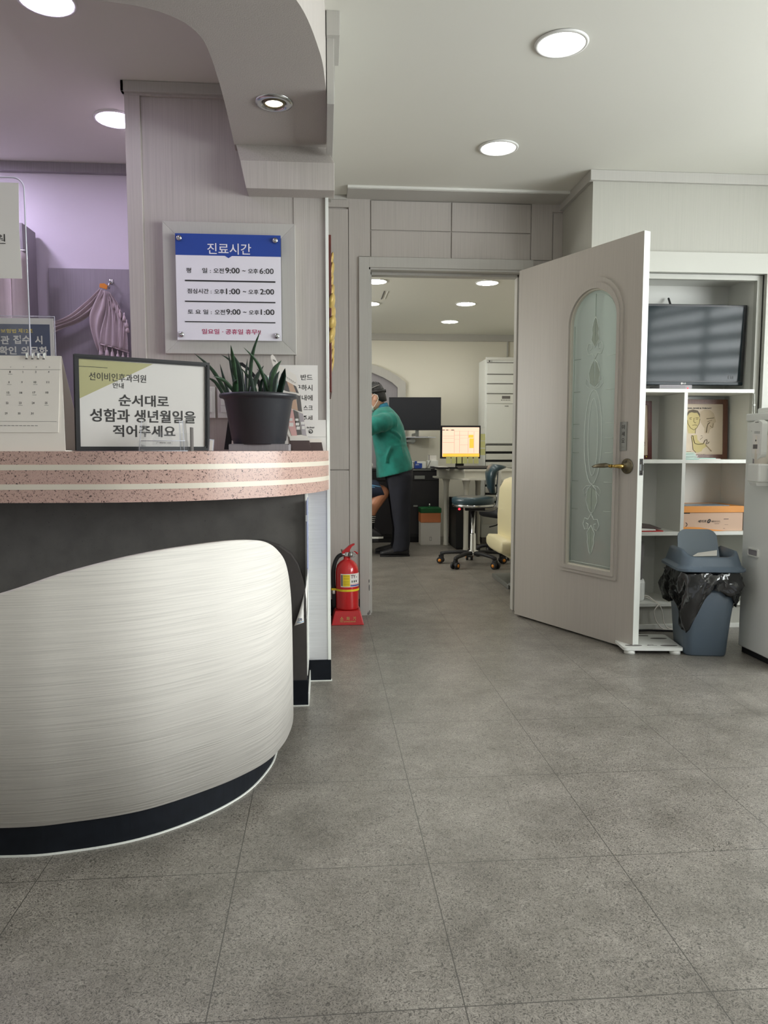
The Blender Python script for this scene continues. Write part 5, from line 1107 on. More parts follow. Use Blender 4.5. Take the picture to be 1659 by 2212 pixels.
for px in (835, 886, 939, 992, 1045, 1098):
    p = at(780+(px-22)/s, 820+741/s, Y-.006); q = at(780+(px+22)/s, 820+802/s, Y-.006); sh = .003 if px == 1098 else 0
    mb = MB(); mb.rings([[(p[0], Y-.0045, p[1]+.006), (q[0], Y-.0045, p[1]+.006), (q[0], Y-.004, p[1]+.006), (p[0], Y-.004, p[1]+.006)], [(p[0]+sh, Y-.008, q[1]), (q[0]+sh, Y-.008, q[1]), (q[0]+sh, Y-.0075, q[1]), (p[0]+sh, Y-.0075, q[1])]], note_yellow, smooth=False)
    tag(mb.obj('sticky_note'), '%s sticky note of the row hanging under the lit screen' % ['leftmost', 'second from left', 'third from left', 'third from right', 'second from right', 'rightmost'][k], 'sticky note', 'sticky notes round the lit monitor'); k += 1
for i, (za, zb) in enumerate([(458, 512), (520, 583), (588, 652), (660, 722)]):
    p = at(780+1140/s, 820+za/s, Y+.01); q = at(780+1186/s, 820+zb/s, Y+.01)
    mb = MB().box(p[0]-.01, Y+.010, q[1], q[0], Y+.0106, p[1], appliance if i == 0 else note_yellow); tag(mb.obj('sticky_note'), '%s sticky note on the right edge of the lit monitor' % ['topmost white', 'upper yellow', 'middle yellow', 'lowest yellow'][i], 'sticky note', 'sticky notes round the lit monitor')
t = thing('keyboard', 'black keyboard on the white table in front of the lit monitor', 'keyboard', (1.5, 7.09, .805))
MB().rings([[(1.28, 7.03, .8055), (1.70, 7.03, .8055), (1.70, 7.17, .8055), (1.28, 7.17, .8055)], [(1.28, 7.03, .818), (1.70, 7.03, .818), (1.70, 7.17, .832), (1.28, 7.17, .832)]], soft_black, smooth=False).obj('body', t, bevel=.003)
mb = MB()
for r in range(5):
    for c in range(20): mb.box(1.288+.0204*c, 7.038+.026*r, .818+.0026*r, 1.305+.0204*c, 7.060+.026*r, .8245+.0026*r, ink_gray)
mb.obj('keys', t)
t = thing('black_tray', 'thin black tray with a paper overhanging the left corner of the white table', 'tray', (1.17, 7.3, .805)); B(1.08, 7.10, .8055, 1.20, 7.55, .822, soft_black).obj('board', t, bevel=.004); B(1.10, 7.11, .8223, 1.19, 7.4, .8265, paper).obj('paper', t)

# stools
def stool(name, label, loc, rz, seat_z, vinyl, back):
    t = thing(name, label, 'stool', loc, rz, 'wheeled office seats'); x, y = 0, 0
    for k in range(5):
        a = 2*PI*k/5 + .32; c, s = math.cos(a), math.sin(a); M = Matrix.Rotation(a, 4, 'Z')
        mb = MB(); mb.loft([((.02, 0, .105), (0, .026, 0), (0, 0, .020)), ((.12, 0, .110), (0, .022, 0), (0, 0, .016)), ((.24, 0, .098), (0, .018, 0), (0, 0, .014)), ((.285, 0, .085), (0, .016, 0), (0, 0, .018))], soft_black, 12, 3, M=M); mb.obj('star_leg', t, world=False)
        mb = MB(); mb.tube([(.285, -.011, .030), (.285, -.030, .030)], .029, soft_black, 20, M=M).tube([(.285, .011, .030), (.285, .030, .030)], .029, soft_black, 20, M=M).box(.258, -.012, .028, .30, .012, .075, soft_black, M)
        cs = mb.obj('caster', t, world=False, bevel=.002); MB().tube([(.285, -.033, .030), (.285, -.029, .030)], .014, orange_m if back else ink_gray, 16, M=M).tube([(.285, .033, .030), (.285, .029, .030)], .014, orange_m if back else ink_gray, 16, M=M).obj('caster_hub', cs, world=False)
    MB().lathe([(.001, .085), (.05, .085), (.05, .125), (.030, .135), (.028, .27), (.022, .275), (.018, .28), (.018, seat_z-.11), (.001, seat_z-.11)], (0, 0, 0), chrome if back else soft_black, 28).obj('gas_column', t, world=False)
    mb = MB().box(-.07, -.03, seat_z-.12, .10, .03, seat_z-.095, soft_black); mb.box(-.05, -.055, seat_z-.098, .10, .055, seat_z-.085, soft_black); mb.obj('mechanism', t, world=False, bevel=.004)
    if back:
        MB().lathe([(.001, seat_z-.085), (.172, seat_z-.085), (.180, seat_z-.080), (.182, seat_z-.070), (.178, seat_z-.062), (.001, seat_z-.062)], (0, 0, 0), chrome, 48).obj('chrome_band', t, world=False)
        MB().lathe([(.001, seat_z-.062), (.172, seat_z-.062), (.182, seat_z-.050), (.184, seat_z-.02), (.172, seat_z-.003), (.12, seat_z+.004), (.001, seat_z+.006)], (0, 0, 0), vinyl, 48).obj('seat', t, world=False)
        mb = MB(); mb.tube(smoothpts([(.02, 0, seat_z-.108), (.14, 0, seat_z-.112), (.195, 0, seat_z-.09), (.212, 0, seat_z-.03), (.216, 0, seat_z+.10), (.222, 0, seat_z+.235)]), .013, chrome, 12, flat=1.8); mb.obj('back_bracket', t, world=False)
        mb = MB(); mb.loft([((.165, 0, seat_z+.03), (.024, 0, 0), (0, .07, 0)), ((.150, 0, seat_z+.08), (.030, 0, 0), (0, .13, 0)), ((.145, 0, seat_z+.16), (.036, 0, 0), (0, .165, 0)), ((.155, 0, seat_z+.215), (.050, 0, .01), (0, .17, 0)), ((.200, 0, seat_z+.255), (.072, 0, -.008), (0, .165, 0)), ((.215, 0, seat_z+.272), (.060, 0, -.01), (0, .14, 0))], vinyl, 28, 2.6); mb.obj('backrest', t, world=False)
    else:
        mb = MB(); mb.loft([((0, 0, seat_z-.085), (.20, 0, 0), (0, .20, 0)), ((0, 0, seat_z-.07), (.225, 0, 0), (0, .22, 0)), ((0, 0, seat_z-.02), (.23, 0, 0), (0, .225, 0)), ((0, 0, seat_z), (.20, 0, 0), (0, .20, 0))], vinyl, 32, 4); mb.obj('seat', t, world=False)
        MB().tube(smoothpts([(-.02, 0, seat_z-.11), (-.12, -.05, seat_z-.115), (-.15, -.06, seat_z-.15), (-.24, -.07, seat_z-.165)]), .006, soft_black, 8).obj('lever', t, world=False)
        mb = MB().loft([((0, 0, seat_z-.085), (.05, 0, 0), (0, .05, 0)), ((0, 0, seat_z-.15), (.07, 0, 0), (0, .06, 0)), ((0, 0, seat_z-.20), (.035, 0, 0), (0, .035, 0))], soft_black, 16); mb.obj('tilt_housing', t, world=False)
    return t
stool('wheeled_stool', 'dark teal round stool with chrome column, low backrest and orange wheel hubs', (1.272, 6.27, 0), math.radians(-6), .592, chair_vinyl, True)
stool('office_chair', 'black wheeled office chair half behind the cream treatment chair', (1.70, 6.78, 0), math.radians(20), .455, soft_black, False)

# cream treatment chair
t = thing('treatment_chair', 'cream padded treatment chair seen at the hinge side of the open door', 'chair', (1.50, 5.35, 0))
mb = MB(); mb.loft([((1.385, 5.40, .20), (.038, 0, 0), (0, .24, 0)), ((1.380, 5.40, .24), (.048, 0, 0), (0, .26, 0)), ((1.375, 5.40, .50), (.048, 0, 0), (0, .26, 0)), ((1.385, 5.40, .70), (.046, 0, 0), (0, .25, 0)), ((1.405, 5.40, .765), (.036, 0, 0), (0, .22, 0)), ((1.425, 5.40, .785), (.016, 0, 0), (0, .18, 0))], cream_vinyl, 32, 5); mb.obj('backrest', t)
mb = MB(); mb.tube(smoothpts([(1.345, 5.145, .22), (1.337, 5.143, .45), (1.345, 5.15, .68), (1.375, 5.155, .765)]), .004, cream_vinyl, 6).tube(smoothpts([(1.362, 5.138, .22), (1.355, 5.136, .45), (1.363, 5.142, .68), (1.385, 5.15, .77)]), .003, cream_vinyl, 6); mb.obj('piping', t)
mb = MB(); mb.loft([((1.250, 5.40, .30), (0, 0, .035), (0, .24, 0)), ((1.262, 5.40, .30), (0, 0, .055), (0, .255, 0)), ((1.34, 5.40, .285), (0, 0, .068), (0, .26, 0)), ((1.40, 5.40, .27), (0, 0, .075), (0, .26, 0))], cream_vinyl, 32, 4); mb.obj('seat', t)
MB().lathe([(.001, .03), (.07, .03), (.06, .16), (.05, .20), (.001, .20)], (1.47, 5.40, 0), soft_black, 24).obj('pedestal', t)
MB().box(1.40, 5.20, .17, 1.60, 5.60, .215, soft_black).obj('under_frame', t, bevel=.005)
B(1.30, 5.15, 0, 1.68, 5.65, .035, steel_gray).obj('base_plate', t, bevel=.006)
t = thing('foot_pedal', 'small grey metal foot plate on the floor by the door hinge', 'foot plate', (1.33, 5.0, 0)); mb = MB(); mb.rings([[(1.285, 4.93, .045), (1.42, 4.93, .035), (1.42, 5.10, .035), (1.285, 5.10, .045)], [(1.295, 4.94, .060), (1.42, 4.94, .05), (1.42, 5.09, .05), (1.295, 5.09, .06)]], steel_gray, smooth=False); mb.obj('plate', t, bevel=.004); B(1.31, 4.95, 0, 1.42, 5.08, .045, soft_black).obj('base', t, bevel=.004)

# standing air conditioner
t = thing('air_conditioner', 'tall white standing air conditioner with slatted lower grille in the office corner', 'air conditioner', (1.93, 8.0, 0), math.radians(0))
B(1.722, 7.92, 0, 2.185, 8.25, 1.955, appliance).obj('cabinet', t, bevel=.006)
B(1.728, 7.905, 1.945, 2.185, 7.93, 1.975, white_film).obj('top_cap', t, bevel=.004)
mb = MB(); 
for z in (1.79, 1.69, 1.585): mb.box(1.742, 7.913, z, 2.18, 7.92, z+.006, ink_gray)
mb.box(1.742, 7.914, 1.915, 2.18, 7.92, 1.921, ink_gray); mb.box(1.738, 7.914, 1.05, 2.18, 7.92, 1.054, ink_gray); mb.obj('louvre_gaps', t)
for z0, z1 in ((1.80, 1.912), (1.70, 1.788), (1.595, 1.688)): B(1.742, 7.908, z0, 2.178, 7.92, z1, appliance).obj('louvre', t, bevel=.002)
B(1.742, 7.906, 1.485, 2.178, 7.92, 1.583, white_plastic).obj('control_panel', t, bevel=.002)
mb = MB().box(1.905, 7.9045, 1.535, 1.995, 7.906, 1.565, ink_gray); 
for k in range(6): mb.ell((1.90+.018*k, 7.9055, 1.52), (.005, .001, .005), ink_gray if k % 3 else ink, n=10, k=5)
mb.obj('display', t)
B(1.738, 7.908, 1.058, 2.178, 7.92, 1.480, appliance).obj('front_panel', t, bevel=.003)
mb = MB(); mb.plate([arc(1.765, 1.931, .008, 0, 340, 12)], 7.9035, 7.905, ink); mb.text('LG', 1.777, 1.795, 1.925, 1.937, 7.904, ink, .02); mb.text('WHISEN', 1.935, 1.98, 1.452, 1.462, 7.907, ink, .03); mb.obj('lettering', t)
B(1.735, 7.914, .25, 2.18, 7.921, 1.045, soft_black).obj('grille_recess', t)
for k in range(9): B(1.737, 7.895, .972-.089*k, 2.178, 7.92, 1.036-.089*k, white_film).obj('grille_slat', t, bevel=.003)
t = thing('drawer_unit', 'low pale drawer unit in front of the air conditioner base', 'drawer unit', (1.85, 7.75, 0)); B(1.66, 7.74, .06, 1.98, 7.88, .33, appliance).obj('body', t, bevel=.003); B(1.67, 7.735, .20, 1.97, 7.741, .32, white_film).obj('drawer', t, bevel=.002); B(1.67, 7.745, .0, 1.97, 7.87, .06, ink_gray).obj('plinth', t)

# waste box with green lid
t = thing('waste_box', 'white carton bin with orange liner and green lid in front of the black desk', 'waste box', (1.1, 7.72, 0))
B(.998, 7.62, 0, 1.205, 7.80, .255, paper).obj('carton', t, bevel=.002)
mb = MB(); mb.rings([[(x, y, z) for x, y, _ in rr_ring(w, d, 0, .01, 4, 1.101, 7.71)] for z, w, d in ((.235, .204, .184), (.240, .214, .194), (.30, .212, .192), (.345, .208, .19))], salmon, smooth=False); mb.obj('liner', t)
B(.993, 7.61, .335, 1.212, 7.81, .388, green_lid).obj('lid', t, bevel=.006); MB().lathe([(.001, 0), (.012, 0), (.008, .02), (.012, .035), (.001, .04)], (1.10, 7.70, .388), chrome, 14).obj('lid_knob', t)
mb = MB().box(1.09, 7.6185, .045, 1.11, 7.6198, .085, ink_gray).box(1.093, 7.618, .048, 1.107, 7.6190, .082, paper); mb.obj('print', t)

# ------------------------------------------------------------------ people
def hand(mb, wrist, d, nrm, m, thumb=1, curl=.5):
    """palm and five separate fingers; d = pointing direction, nrm = back-of-hand normal"""
    w = Vector(wrist); d = Vector(d).normalized(); n = Vector(nrm); n = (n-d*n.dot(d)).normalized(); s = d.cross(n)*thumb
    mb.loft([(w, s*.026, n*.019), (w+d*.03, s*.036, n*.017), (w+d*.07, s*.042, n*.014), (w+d*.095, s*.040, n*.011)], m, 16, 2.6)
    for k, (o, L) in enumerate([(-.031, .062), (-.011, .074), (.010, .078), (.030, .070)]):
        p = w+d*.088+s*o; a = curl*(.5+.1*k); pts = [p]; q = 0
        for f in (.45, .32, .25): q += a*.75; pts.append(pts[-1]+(d*math.cos(q)-n*math.sin(q))*L*f)
        mb.tube(pts, [.0088, .0085, .0078, .0062], m, 10); mb.ell(pts[-1], (.0062,)*3, m, n=8, k=6)
    p = w+d*.03+s*.030; pts = [p, p+s*.024+d*.022-n*.006, p+s*.034+d*.048-n*.014, p+s*.034+d*.070-n*.022]; mb.tube(pts, [.013, .011, .0095, .007], m, 10); mb.ell(pts[-1], (.007,)*3, m, n=8, k=6)
def limb(mb, pts, rad, m):
    mb.tube(smoothpts(pts, 4), [rad[min(int(i/4), len(rad)-1)]*(1-(i % 4)/4)+rad[min(int(i/4)+1, len(rad)-1)]*((i % 4)/4) for i in range((len(pts)-1)*4+1)], m, 14)
    mb.ell(pts[0], (rad[0],)*3, m, n=14, k=8); mb.ell(pts[-1], (rad[-1],)*3, m, n=14, k=8)
def head(mb, c, tilt, sgn, m):
    """head with jaw, nose, brow, lips, ears; looks along sgn*X tilted down by tilt (radians)"""
    M = Matrix.Translation(Vector(c)) @ Matrix.Rotation(tilt*sgn, 4, 'Y') @ Matrix.Diagonal((sgn, 1, 1, 1))
    secs = [(-.118, .030, .052, .026), (-.108, .032, .062, .042), (-.085, .018, .078, .058), (-.05, .006, .090, .068), (-.01, .000, .097, .074), (.03, -.002, .100, .077), (.065, -.003, .095, .073), (.095, -.004, .074, .058), (.112, -.004, .046, .036), (.120, -.004, .014, .012)]
    mb.loft([((ox, 0, z), (a, 0, 0), (0, b, 0)) for z, ox, a, b in secs], m, 28, 2.1, M=M)
    mb.rings([[(x, y, z) for x, y, z in r] for r in [[(.092, -.006, .018), (.098, 0, .02), (.092, .006, .018)], [(.092, -.011, -.018), (.119, 0, -.022), (.092, .011, -.018)], [(.088, -.015, -.034), (.112, 0, -.034), (.088, .015, -.034)], [(.084, -.006, -.04), (.094, 0, -.04), (.084, .006, -.04)]]], m, M=M)
    mb.ell(M @ Vector((.088, 0, -.058)), (.010, .022, .006), m, n=12, k=6); mb.ell(M @ Vector((.086, 0, -.068)), (.010, .018, .006), m, n=12, k=6); mb.ell(M @ Vector((.078, 0, -.098)), (.018, .022, .016), m, n=12, k=8)
    for s in (1, -1):
        mb.ell(M @ Vector((.090, s*.032, .022)), (.008, .022, .008), m, n=12, k=6)
        mb.ell(M @ Vector((-.006, s*.079, -.012)), (.018, .007, .031), m, n=14, k=8); mb.ell(M @ Vector((.004, s*.074, -.012)), (.012, .006, .018), m, n=10, k=6)
    return M
# --- doctor
doc = thing('person', 'standing person in teal tunic and dark trousers, masked, with black headband, bending left', 'person', (.66, 6.95, 0))
yd = 6.95
mb = MB()
Mh = head(mb, (.470, yd-.01, 1.475), .30, -1, skin)
limb(mb, [(.505, yd, 1.40), (.545, yd, 1.345), (.58, yd, 1.28)], [.054, .058, .075], skin)
mb.loft([((.67, yd, .82), (.090, 0, 0), (0, .135, 0)), ((.645, yd, 1.0), (.10, 0, 0), (0, .14, 0)), ((.60, yd, 1.15), (.11, 0, 0), (0, .16, 0)), ((.565, yd, 1.27), (.10, 0, 0), (0, .165, 0)), ((.55, yd, 1.32), (.06, 0, 0), (0, .10, 0))], skin, 24)
for s, ys in ((-1, -.175), (1, .175)):
    limb(mb, [(.575, yd+ys, 1.262), (.45, yd+ys*1.15, 1.205), (.32, yd+ys*1.15, 1.16)], [.058, .050, .043], skin)
    limb(mb, [(.32, yd+ys*1.15, 1.16), (.28, yd+ys*.95, 1.19), (.225, yd+ys*.72, 1.225)], [.043, .037, .027], skin)
    hand(mb, (.225, yd+ys*.72, 1.225), (-1, -.25*s, .12), (.1, 0, 1), skin, thumb=s, curl=.55)
    limb(mb, [(.68, yd+ys*.45, .80), (.71, yd+ys*.6, .47), (.715, yd+ys*.6, .10)], [.072, .055, .040], skin)
    mb.loft([((.76, yd+ys*.6, .045), (0, .025, 0), (0, 0, .03)), ((.68, yd+ys*.6, .045), (0, .035, 0), (0, 0, .035)), ((.58, yd+ys*.6, .03), (0, .04, 0), (0, 0, .02)), ((.53, yd+ys*.6, .025), (0, .025, 0), (0, 0, .012))], skin, 14)
mb.obj('body', doc, remesh=.0065, smooth_mod=2)
def hairwrap(c, tilt, sgn, parent, name='hair'):
    M = Matrix.Translation(Vector(c)) @ Matrix.Rotation(tilt*sgn, 4, 'Y') @ Matrix.Diagonal((sgn, 1, 1, 1)); mb = MB()
    mb.loft([((-.060, 0, -.062), (.042, 0, 0), (0, .050, 0)), ((-.048, 0, -.045), (.056, 0, 0), (0, .070, 0)), ((-.036, 0, -.015), (.070, 0, .012), (0, .079, 0)), ((-.020, 0, .03), (.088, 0, .02), (0, .083, 0)), ((-.010, 0, .065), (.098, 0, .012), (0, .082, 0)), ((-.008, 0, .098), (.086, 0, 0), (0, .070, 0)), ((-.006, 0, .122), (.056, 0, 0), (0, .046, 0)), ((-.004, 0, .131), (.02, 0, 0), (0, .018, 0))], hair_m, 28, M=M)
    random.seed(5)
    for k in range(90):
        a = random.uniform(0, 2*PI); z = random.uniform(.05, .125); rr_ = math.sqrt(max(0, 1-(z/.135)**2)); p = Vector((-.010+.094*rr_*math.cos(a), .079*rr_*math.sin(a), z)); mb.tube([M @ p, M @ (p*1.05+Vector((-.006, 0, .014)))], [.009, .003], hair_m, 6)
    return mb.obj(name, parent, remesh=.005)
hairwrap((.470, yd-.01, 1.475), .30, -1, doc)
mb = MB(); mb.rings([[Mh @ Vector((-.006+(.100+o)*math.cos(a), (.086+o)*math.sin(a), .045+.012*math.cos(a)+dz)) for o, dz in ((0, -.011), (.005, -.010), (.005, .010), (0, .011))] for a in [2*PI*k/36 for k in range(37)]], soft_black, cap=False)
mb.tube([Mh @ Vector((-.095, 0, .032)), Mh @ Vector((-.120, 0, .028))], [.017, .014], soft_black, 14); mb.tube([Mh @ Vector((-.07, -.06, .095)), Mh @ Vector((.0, -.082, .085)), Mh @ Vector((.07, -.06, .075))], .006, ink_gray, 8, flat=.5)
mb.obj('headband', doc)
mb = MB(); mb.loft([(Mh @ Vector((.060, 0, -.115)), Mh.to_3x3() @ Vector((.030, 0, 0)), Vector((0, .045, 0))), (Mh @ Vector((.062, 0, -.085)), Mh.to_3x3() @ Vector((.044, 0, 0)), Vector((0, .062, 0))), (Mh @ Vector((.070, 0, -.045)), Mh.to_3x3() @ Vector((.050, 0, 0)), Vector((0, .066, 0))), (Mh @ Vector((.078, 0, -.012)), Mh.to_3x3() @ Vector((.042, 0, 0)), Vector((0, .052, 0)))], paper, 22)
for s in (-1, 1):
    mb.tube([Mh @ Vector(v) for v in [(.055, s*.066, -.030), (.03, s*.080, .010), (.002, s*.086, .028), (-.024, s*.088, .008), (-.026, s*.086, -.022), (-.004, s*.084, -.048), (.03, s*.074, -.078), (.05, s*.062, -.09)]], .0022, paper, 6)
mb.obj('face_mask', doc)
mb = MB()
secs = [((.662, yd, .768), (.168, 0, .042), (0, .205, 0)), ((.655, yd, .85), (.168, 0, .02), (0, .198, 0)), ((.640, yd, .94), (.160, 0, .01), (0, .188, 0)), ((.614, yd, 1.04), (.156, 0, 0), (0, .180, 0)), ((.604, yd, 1.125), (.156, 0, 0), (0, .188, 0)),
        ((.590, yd, 1.215), (.148, 0, 0), (0, .205, 0)), ((.568, yd, 1.30), (.130, 0, 0), (0, .200, 0)), ((.553, yd, 1.35), (.098, 0, .006), (0, .150, 0)), ((.545, yd, 1.385), (.060, 0, .010), (0, .085, 0))]
rs = []; n = 64
for q, (c, u, v) in enumerate(secs):
    c, u, v = Vector(c), Vector(u), Vector(v); row = []
    for k in range(n):
        a = 2*PI*k/n; f = 1 + (.020*math.sin(a*7+q*.8) + .014*math.sin(a*11+q*1.9))*(1.3-q*.12); row.append(c+u*math.cos(a)*f+v*math.sin(a)*f)
    rs.append(row)
fine = []
for i in range(len(rs)-1):
    for s_ in range(4): t_ = s_/4; fine.append([a.lerp(b, t_) for a, b in zip(rs[i], rs[i+1])])
fine.append(rs[-1]); mb.rings(fine, teal)
for s, ys in ((-1, -.175), (1, .175)):
    P0 = [(.62, yd+ys*.70, 1.25), (.52, yd+ys*1.12, 1.235), (.43, yd+ys*1.18, 1.205), (.335, yd+ys*1.18, 1.165)]; cr = smoothpts(P0, 8); N = len(cr)
    mb.tube(cr, [(.086+.004*math.sin(k*1.1)+.003*math.sin(k*2.7))*(1-.08*k/N) for k in range(N)], teal, 20)
# soft folds: waist belt, back darts, creases
mb.tube([(.765, yd-.02, 1.045), (.745, yd-.10, 1.04), (.70, yd-.155, 1.035), (.64, yd-.182, 1.03)], [.010, .012, .010, .003], teal, 8)
for a, b, c in [((.70, 6.79, 1.03), (.72, 6.79, .93), (.745, 6.80, .83)), ((.61, 6.76, 1.02), (.57, 6.76, .93), (.56, 6.765, .86)), ((.70, 6.80, 1.06), (.63, 6.765, 1.11), (.55, 6.765, 1.15)), ((.71, 6.80, 1.09), (.66, 6.765, 1.14), (.60, 6.755, 1.17)), ((.66, 6.775, 1.22), (.61, 6.75, 1.25), (.56, 6.75, 1.27))]: mb.tube(smoothpts([a, b, c], 4), [.004]+[.013]*7+[.003], teal, 8)
mb.obj('tunic', doc, remesh=.0075, smooth_mod=8)
MB().loft([((.548, yd, 1.372), (.066, 0, .012), (0, .088, 0)), ((.540, yd, 1.395), (.058, 0, .016), (0, .070, 0)), ((.532, yd, 1.412), (.056, 0, .018), (0, .064, 0))], teal_blue, 28).obj('collar', doc)
mb = MB(); mb.loft([((.68, yd, .90), (.125, 0, 0), (0, .165, 0)), ((.69, yd, .80), (.142, 0, 0), (0, .185, 0)), ((.70, yd, .72), (.128, 0, 0), (0, .178, 0))], navy_cloth, 32)
for s in (-1, 1):
    rs = []; L = [((.698, yd+s*.085, .76), .122, .098), ((.702, yd+s*.095, .62), .108, .092), ((.708, yd+s*.10, .50), .094, .085), ((.715, yd+s*.102, .38), .084, .078), ((.722, yd+s*.104, .26), .074, .074), ((.718, yd+s*.106, .14), .076, .074), ((.702, yd+s*.106, .050), .082, .076)]
    for q, (c, a_, b_) in enumerate(L): rs.append([(c[0]+a_*math.cos(t_)*(1+.03*math.sin(5*t_+q*1.7)), c[1]+b_*math.sin(t_)*(1+.03*math.sin(4*t_+q)), c[2]+.01*math.cos(t_)*(q == 6)) for t_ in [2*PI*k/40 for k in range(40)]])
    fine = []
    for i in range(len(rs)-1):
        for s_ in range(4): fine.append([Vector(a).lerp(Vector(b), s_/4) for a, b in zip(rs[i], rs[i+1])])
    fine.append([Vector(p) for p in rs[-1]]); mb.rings(fine, navy_cloth)
mb.obj('trousers', doc, remesh=.009, smooth_mod=3)
for s in (-1, 1):
    yy = yd+s*.106; dx = 0 if s < 0 else -.03; mb = MB()
    mb.loft([((.785+dx, yy, .045), (0, .020, 0), (0, 0, .024)), ((.765+dx, yy, .05), (0, .036, 0), (0, 0, .040)), ((.70+dx, yy, .052), (0, .040, 0), (0, 0, .046)), ((.62+dx, yy, .042), (0, .044, 0), (0, 0, .034)), ((.55+dx, yy, .034), (0, .042, 0), (0, 0, .024)), ((.515+dx, yy, .03), (0, .026, 0), (0, 0, .014))], shoe_m, 20, 2.4)
    sh = mb.obj('shoe', doc); mb = MB().slab([(.79+dx, yy-.025), (.79+dx, yy+.025), (.70+dx, yy+.042), (.58+dx, yy+.048), (.515+dx, yy+.028), (.51+dx, yy-.028), (.58+dx, yy-.048), (.70+dx, yy-.042)][::-1], 0, .016, soft_black); mb.obj('sole', sh, bevel=.003)
# --- patient
pat = thing('person', 'seated person behind the left door jamb showing one bare leg in striped navy shorts', 'person', (0, 7.0, 0))
yp = 7.02; mb = MB()
head(mb, (.0, yp, 1.245), -.05, 1, skin_tan)
limb(mb, [(-.02, yp, 1.17), (-.03, yp, 1.11), (-.04, yp, 1.06)], [.052, .055, .07], skin_tan)
mb.loft([((-.06, yp, .56), (.12, 0, 0), (0, .165, 0)), ((-.06, yp, .72), (.10, 0, 0), (0, .14, 0)), ((-.05, yp, .90), (.11, 0, 0), (0, .16, 0)), ((-.04, yp, 1.03), (.09, 0, 0), (0, .175, 0)), ((-.03, yp, 1.08), (.05, 0, 0), (0, .10, 0))], skin_tan, 24)
for s in (-1, 1):
    ys = yp+s*.10
    limb(mb, [(0, ys, .60), (.25, ys+s*.02, .625), (.50, ys+s*.02, .612)], [.085, .074, .060], skin_tan)
    limb(mb, [(.545, ys+s*.02, .590), (.48, ys+s*.02, .50), (.43, ys+s*.02, .40), (.415, ys+s*.02, .27)], [.062, .060, .050, .038], skin_tan)
    mb.loft([((.37, ys+s*.02, .215), (0, .028, 0), (0, 0, .03)), ((.43, ys+s*.02, .22), (0, .034, 0), (0, 0, .034)), ((.49, ys+s*.02, .20), (0, .036, 0), (0, 0, .02)), ((.515, ys+s*.02, .195), (0, .024, 0), (0, 0, .012))], skin_tan, 14)
    limb(mb, [(-.04, yp+s*.185, 1.02), (.0, yp+s*.22, .88), (.06, yp+s*.20, .76)], [.050, .044, .038], skin_tan); limb(mb, [(.06, yp+s*.20, .76), (.16, yp+s*.17, .73), (.25, yp+s*.14, .72)], [.038, .033, .025], skin_tan)
    hand(mb, (.25, yp+s*.14, .72), (1, 0, -.06), (0, 0, 1), skin_tan, thumb=-s, curl=.35)
mb.obj('body', pat, remesh=.0065, smooth_mod=2)
hairwrap((.0, yp, 1.245), -.05, 1, pat)
mb = MB(); mb.loft([((-.06, yp, .58), (.14, 0, 0), (0, .185, 0)), ((-.06, yp, .75), (.125, 0, 0), (0, .17, 0)), ((-.05, yp, .92), (.13, 0, 0), (0, .185, 0)), ((-.04, yp, 1.04), (.105, 0, 0), (0, .19, 0)), ((-.03, yp, 1.095), (.06, 0, 0), (0, .10, 0))], gray_panel, 32)
for s in (-1, 1): limb(mb, [(-.04, yp+s*.17, 1.03), (-.01, yp+s*.215, .93), (.01, yp+s*.22, .86)], [.066, .062, .060], gray_panel)
mb.obj('t_shirt', pat, remesh=.009, smooth_mod=2)
mb = MB(); mb.loft([((-.07, yp, .53), (.14, 0, 0), (0, .185, 0)), ((-.06, yp, .66), (.135, 0, 0), (0, .175, 0))], shorts_m, 28)
for s in (-1, 1): mb.loft([((-.02, yp+s*.09, .605), (0, 0, .088), (0, .092, 0)), ((.2, yp+s*.11, .622), (0, 0, .086), (0, .090, 0)), ((.42, yp+s*.12, .625), (-.01, 0, .084), (0, .086, 0)), ((.535, yp+s*.12, .625), (-.035, 0, .078), (0, .080, 0))], shorts_m, 24)
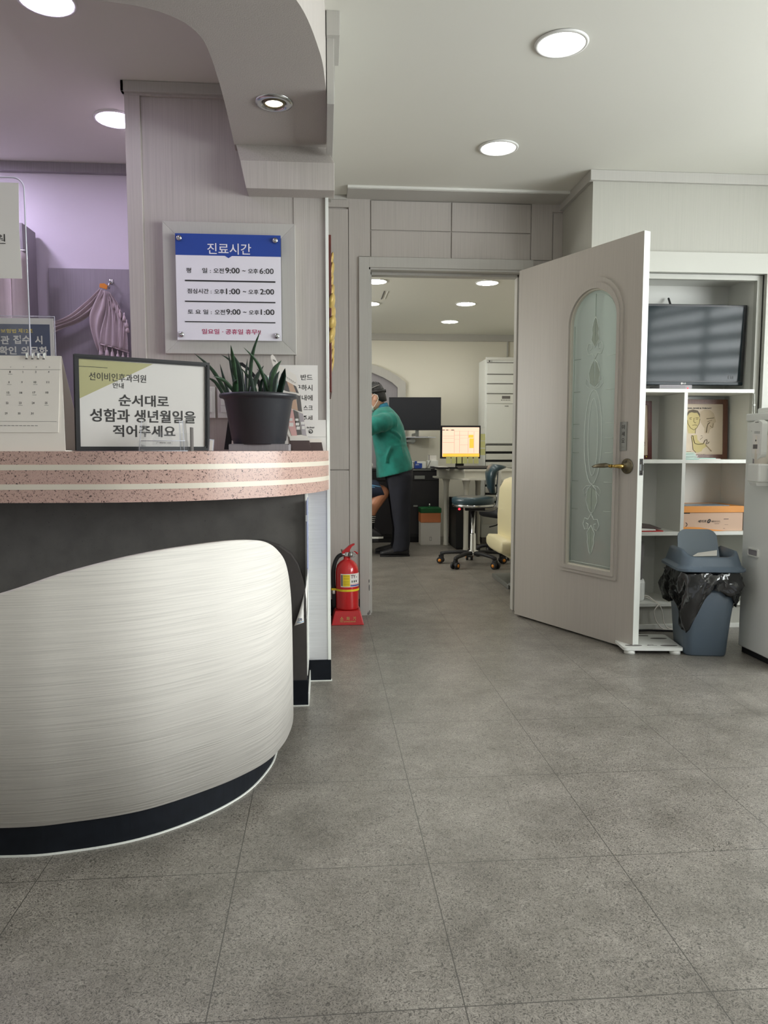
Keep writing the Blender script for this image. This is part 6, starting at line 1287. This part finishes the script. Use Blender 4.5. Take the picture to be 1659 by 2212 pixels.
mb.obj('shorts', pat, remesh=.008, smooth_mod=2)
mb = MB()
for dz in (.024, .046): mb.tube([(.05, yp-.195, .622+dz), (.25, yp-.203, .638+dz*.9), (.42, yp-.199, .636+dz*.7), (.520, yp-.190, .612+dz*.8)], .0058, stripe_blue, 8)
mb.obj('side_stripe', pat)
for s in (-1, 1):
    ys = yp+s*.12
    mb = MB().tube([(.43, ys, .385), (.42, ys, .32), (.415, ys, .25)], [.050, .044, .042], soft_black, 20); so = mb.obj('sock', pat); mb = MB()
    for k in range(4): mb.tube([(.4285-.003*k, ys, .377-.018*k), (.428-.003*k, ys, .372-.018*k)], .0515-.001*k, paper, 20)
    mb.obj('sock_stripes', so)
    mb = MB(); mb.loft([((.345, ys, .215), (0, .024, 0), (0, 0, .03)), ((.37, ys, .225), (0, .038, 0), (0, 0, .045)), ((.43, ys, .228), (0, .042, 0), (0, 0, .048)), ((.49, ys, .205), (0, .044, 0), (0, 0, .032)), ((.53, ys, .195), (0, .038, 0), (0, 0, .02)), ((.545, ys, .19), (0, .022, 0), (0, 0, .010))], shoe_m, 20, 2.4); sh = mb.obj('shoe', pat)
    MB().slab([(.335, ys-.03), (.42, ys-.044), (.50, ys-.046), (.548, ys-.026), (.548, ys+.026), (.50, ys+.046), (.42, ys+.044), (.335, ys+.03)], .165, .182, white_plastic).obj('sole', sh, bevel=.004)
t = thing('exam_chair', 'dark examination chair with footrest behind the left door jamb', 'chair', (0, 7.0, 0))
B(-.26, 6.78, .42, .40, 7.26, .515, soft_black).obj('seat', t, bevel=.02, seg=3); B(-.34, 6.80, .48, -.24, 7.24, 1.15, soft_black).obj('backrest', t, bevel=.02, seg=3)
MB().lathe([(.001, 0), (.22, 0), (.22, .03), (.08, .05), (.07, .42), (.001, .42)], (.05, 7.02, 0), ink_gray, 28).obj('pedestal', t)
MB().box(.30, 6.84, .135, .50, 7.20, .163, soft_black).box(.28, 6.90, .14, .32, 7.14, .46, soft_black).obj('footrest', t, bevel=.005)
